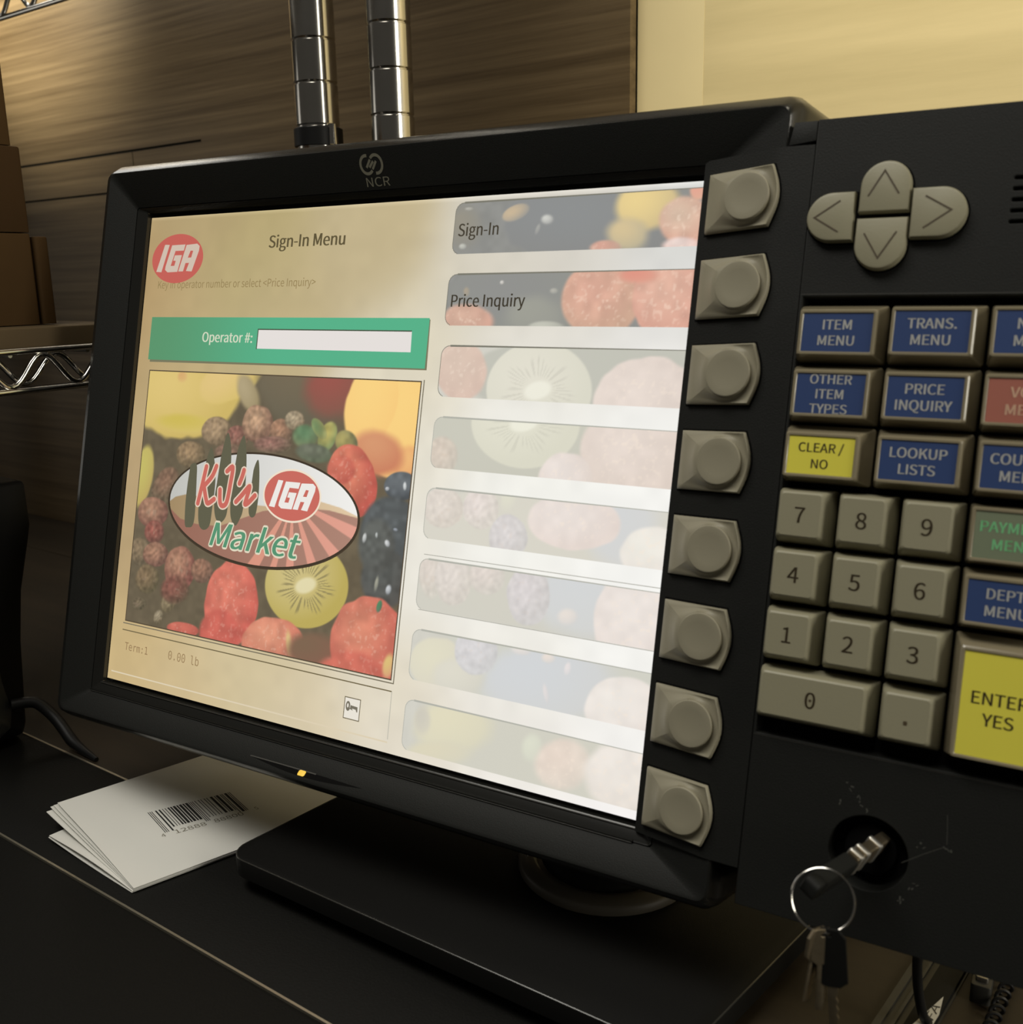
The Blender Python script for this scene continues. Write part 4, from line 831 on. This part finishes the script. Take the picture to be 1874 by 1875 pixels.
m = MB(); m.ribbon([(2, 2.9), (139.8, 3.2)], 0.25, lambda a, b: mw(a, b, 0.08)); m.build('status_line', glow('status_line_light', (220, 206, 178)), scr, 0)
# green operator banner with its entry field
poly_glow('banner_shadow', [[(6.4, 144.2), (139.9, 144.2), (140.4, 127.4), (6.8, 127.0)]], 0.08, (120, 118, 92))
picture('operator_banner', 5.8, 139.6, 127.9, 144.7, 1.4, 0.12, lambda U, V: (np.array((90, 148, 108)) * (1 - sst((U - 5) / 75))[..., None] + np.array((86, 176, 136)) * sst((U - 5) / 75)[..., None]), None, scr)  # left end dimmed in the colour for the viewing angle
poly_glow('entry_field', [[(63.6, 133.2), (133.2, 133.2), (132.9, 140.2), (63.6, 140.2)]], 0.16, (228, 222, 218))
m = MB(); m.ribbon([(63.4, 133.0), (63.4, 140.3), (132.9, 140.3)], 0.22, lambda a, b: mw(a, b, 0.18)); m.build('entry_field_edge', glow('field_edge_colour', (70, 84, 66)), scr, 0)
def ui(body, x, y, cap, width, rgb, bold=0.0, h=0.2, name='screen_text', kind='sans'): return text_mb(body, x, y, cap, lambda a, b, z: mw(a, b, h), width=width, bold=bold, kind=kind).build(name, glow(name + '_' + body[:4].strip(), rgb), scr, 0)
ui('Sign-In Menu', 64.6, 170.3, 4.4, 35.6, (92, 82, 56), 0.035)
ui('Key in operator number or select <Price Inquiry>', 7.4, 156.0, 2.9, 81.2, (146, 126, 84), 0.0, 0.08)
ui('Operator #:', 35.0, 135.3, 3.7, 25.8, (208, 214, 190), 0.03)
ui('Term:1', 8.6, 12.5, 3.0, 13.2, (146, 118, 84), 0.0, kind='mono')
ui('0.00 lb', 33.4, 12.9, 3.3, 16.4, (150, 124, 88), 0.0, kind='mono')
# small key icon
poly_glow('icon_box', [[(120.5, 7.8), (127.1, 7.7), (127.2, 14.9), (120.5, 15.0)]], 0.12, (232, 226, 214))
frame('icon_frame', 120.5, 127.2, 7.7, 14.95, 0.16, 0.15, (110, 100, 76))
poly_glow('icon_key', [ell(122.1, 12.0, 1.0, 1.7, 24), ell(122.0, 12.2, .35, .75, 16), [(122.9, 12.5), (126.2, 12.3), (126.3, 10.6), (125.9, 10.5), (125.5, 11.3), (124.6, 11.4), (124.3, 10.8), (123.9, 11.4), (122.9, 11.5)]], 0.17, (118, 112, 98))
# eight menu tiles with washed-out fruit
for i, shapes in enumerate(BTN):
    v1 = 182.3 - 23.32 * i; v0 = v1 - 16.7; r = 3.2
    def keep(u, v, v0=v0, v1=v1):
        cy = np.clip(v, v0 + r, v1 - r); return (u > 145.7 + r) | (np.hypot(u - (145.7 + r), v - cy) < r + .1)
    picture('menu_tile', 145.7, 232.7, v0, v1, 0.36, 0.12, lambda U, V: paint(U, V, (142, 142, 138) if i < 2 else (205, 203, 192), shapes, (.3 if i > 1 else .6)), keep, scr)
    e = [(232.7, v1), (145.7 + r, v1)] + arc(145.7 + r, v1 - r, r, 90, 180, 8) + arc(145.7 + r, v0 + r, r, 180, 250, 6)
    m = MB(); m.ribbon(e, 0.11, lambda a, b: mw(a, b, 0.16)); m.build('tile_edge', glow('tile_edge_colour', (122, 120, 108) if i < 3 else (178, 178, 168)), scr, 0)
    if i == 5:
        m = MB()
        for yy in (67.1, 48.85):
            m = MB(); m.ribbon([(146.9, yy), (232.7, yy)], 0.11, lambda a, b: mw(a, b, 0.16)); m.build('focus_outline', glow('focus_outline_colour', (168, 166, 156)), scr, 0)
ui('Sign-In', 147.5, 171.4, 4.0, 15.2, (66, 60, 48), 0.02)
ui('Price Inquiry', 147.5, 148.4, 3.9, 27.6, (60, 54, 42), 0.02)

# ================================================================ keys and small things
# key standing in the lock, its flat head seen edge-on
KP0 = mw(297.0, 12.6, 9.0); KP1 = mw(288.3, 8.4, 40.0); E1 = (KP1 - KP0).normalized(); E3 = (mw(0, -0.75, -2.0) - mw(0, 0, 0)); E3 = (E3 - E1 * E3.dot(E1)).normalized(); E2 = E1.cross(E3)
fk = lambda p, q, h: KP0 + (E3 * p + E2 * q + E1 * h) * SC        # h along the key, p the wide way of its head, q its thickness
lk = empty('lock_key', KP0); tag(lk, 'key with a dark head pushed into the lock below the keypad', 'key')
m = MB(); m.loft([[fk(a, b, h) for a, b in rr(-2.6, 2.6, -1.5, 1.5, .5, 3)] for h in (-2, 15)], True, True); m.build('shank', M['brass'], lk)
for z in (3.0, 9.2, 12.4):
    m = MB(); m.loft([[fk(a, b, h) for a, b in rr(-3 + i_, 3 - i_, -1.95 + i_, 1.95 - i_, .6, 3)] for h, i_ in ((z, .25), (z + .3, 0), (z + 1.2, 0), (z + 1.5, .25))], True, True); m.build('collar', M['steel'], lk)
m = MB(); hp = rr(-2.4, 2.4, 14.5, 33.5, 1.6, 5)
m.loft([[fk(a, q_, b) for a, b in inset(hp, i_)] for q_, i_ in ((-2.0, .4), (-1.7, 0), (1.7, 0), (2.0, .4))], True, True); m.build('head', M['plastic'], lk)
# split ring through the head
RC = Vector((291.6, -39.0, 17.0)); RN = Vector((0.173, -0.821, 0.544)).normalized(); RX = Vector((0.8625, 0.5056, -0.0196)); RX = (RX - RN * RX.dot(RN)).normalized(); RY = RN.cross(RX)
if RY.z < 0: RY = -RY
rg = []
for k in range(150):
    t = 2 * math.pi * 1.72 * k / 149 + 2.6; r = 6.75 - 0.02 * (k > 75); q = RC + (RX * math.cos(t) + RY * math.sin(t)) * r + RN * (0.42 * (k / 149.0 - .5)); rg.append(wp(*q))
m = MB(); m.tube(rg, 0.26 * SC, 8); tag(m.build('key_ring', M['chrome'], at=wp(*RC)), 'round steel split ring hanging from the lock key', 'key ring')
def hang_key(label, top, tilt, blade_len, bw, yaw, headmat, w=2.4, hl=6.2, text=None):
    """top: point on the ring; key hangs down, local x across, z down the key"""
    e = empty('hanging_key', wp(*top)); tag(e, label, 'key', 'keys on the split ring')
    dn = (Vector((math.sin(tilt), 0, -math.cos(tilt)))); fx = Vector((math.cos(yaw), math.sin(yaw), 0)); fx = (fx - dn * fx.dot(dn)).normalized(); fy = dn.cross(fx); T = Vector(top)
    f = lambda a, b, h: wp(*(T + fx * a + dn * b + fy * h))
    o = [(-w * .55, -.9), (w * .55, -.9), (w, 1.0), (w, hl - 1.4), (w * .5, hl), (-w * .5, hl), (-w, hl - 1.4), (-w, 1.0)]
    c = bpy.data.curves.new('outline', 'CURVE'); c.dimensions = '2D'; c.fill_mode = 'BOTH'; c.extrude = 0.28; c.bevel_depth = 0.12
    for p in (o, ell(0, 0.35, .6, .6, 14)):
        sp = c.splines.new('POLY'); sp.points.add(len(p) - 1); sp.use_cyclic_u = True
        for q, (a, b) in zip(sp.points, p): q.co = (a, b, 0, 1)
    curve_mesh('t', c, f, None, None).build('bow', headmat, e, 30)
    bl = [(-bw, hl - .4), (bw, hl - .4)] + [(bw - (0.45 if k % 2 else 0.05), hl + blade_len * (0.15 + .1 * k)) for k in range(8)] + [(0.2, hl + blade_len), (-bw, hl + blade_len * .96)]
    m = MB(); m.prism(bl, f, -.2, .2, 0.05); m.build('blade', M['brass'], e, 30)
    if text: text_mb(text, -w * .7, hl - 1.2, 1.5, lambda a, b, h: f(a, hl - (b - (hl - 1.2)) - 1.5, -.45), width=w * 1.3).build('stamped_mark', M['chrome_dull'], e, 0)
    return e
P_ = lambda deg: tuple(RC + (RX * math.cos(math.radians(deg)) + RY * math.sin(math.radians(deg))) * 6.75)
hang_key('brown metal key hanging leftmost from the split ring', P_(-104), -0.10, 11.5, 1.1, 1.0, M['brass'], 2.6, 7.0)
hang_key('brown metal key hanging in the middle from the split ring', P_(-96), 0.02, 12.0, 1.1, .6, M['brass'], 2.6, 7.6)
hang_key('black headed key hanging rightmost from the split ring', P_(-84), 0.10, 10.5, 1.1, .1, M['plastic_flat'], 3.3, 13.0)
# cable, rails and sticker under the keypad
cb = bez([wp(306.5, 24, -10), wp(305.8, 16, -24), wp(306.0, 18.5, -38), wp(307.6, 22, -50), wp(309.0, 24, -54.3), wp(311, 12, -54.4), wp(313, -2, -54.4)], 8)
m = MB(); m.tube(cb, 1.35 * SC, 12); tag(m.build('keypad_cable', M['cable'], at=wp(309, 24, ZC)), 'thin black cable dropping from the keypad to the counter', 'cable')
rl = empty('drawer_rail', wp(303, 40, ZC)); tag(rl, 'dark grey metal rail lying on the counter behind the cable, bearing a white sticker', 'rail')
rdir = Vector((6.4, 39.0)).normalized(); rn = Vector((rdir.y, -rdir.x))
fr = lambda a, b, h: wp(301.5 + rn.x * a + rdir.x * b, 40 + rn.y * a + rdir.y * b, h)
m = MB(); m.box(fr, -2.6, -0.6, -34, 40, ZC, ZC + 1.6); m.box(fr, 1.6, 2.4, -34, 40, ZC, ZC + 1.5); m.box(fr, -3, 12, -34, 40, ZC, ZC + 0.6); m.build('channel', M['rail'], rl)
m = MB(); m.prism([(4.6, -34), (11.5, -34), (11.5, 40), (4.6, 40)], fr, ZC + .6, ZC + 2.2, .3); m.build('cover_strip', M['plastic_flat'], rl)
m = MB(); m.add([fr(a, b, ZC + 2.3) for a, b in ((6.6, -19), (11.2, -19), (11.4, -9.5), (10.0, -1.0))] , [(0, 1, 2, 3)]); stk = m.build('sticker', M['paper'], rl, 0)
text_mb('VFA', 0, 0, 2.2, lambda a, b, h: fr(10.9 - b - a * .02, -17.0 + a, ZC + 2.36), width=11, shear=.15).build('sticker_text', M['ink'], stk, 0)
cn = empty('connector_block', wp(322, 52, ZC)); tag(cn, 'dark grey connector block at the lower right corner under the keypad', 'connector')
m = MB(); m.prism(rr(317.6, 323.2, 42, 60, 1, 3), wp, ZC, ZC + 6, .6); m.build('body', M['rail'], cn)
m = MB(); m.prism(rr(318.6, 322.2, 44, 52, .8, 3), wp, ZC + 6, ZC + 7.5, .4); m.build('plug', M['chrome_dull'], cn)
hx = []
for k in range(160):
    t = k / 159.0; a = 2 * math.pi * 9 * t; hx.append(wp(328 + 1.6 * math.cos(a) - 4 * t, 62 - 34 * t + 0.3 * math.sin(a), ZC + 2.3 + 1.6 * math.sin(a)))
m = MB(); m.tube(hx, 0.55 * SC, 8); tag(m.build('coiled_cord', M['cable'], at=wp(326, 45, ZC)), 'black coiled cord at the lower right corner of the counter', 'cord')
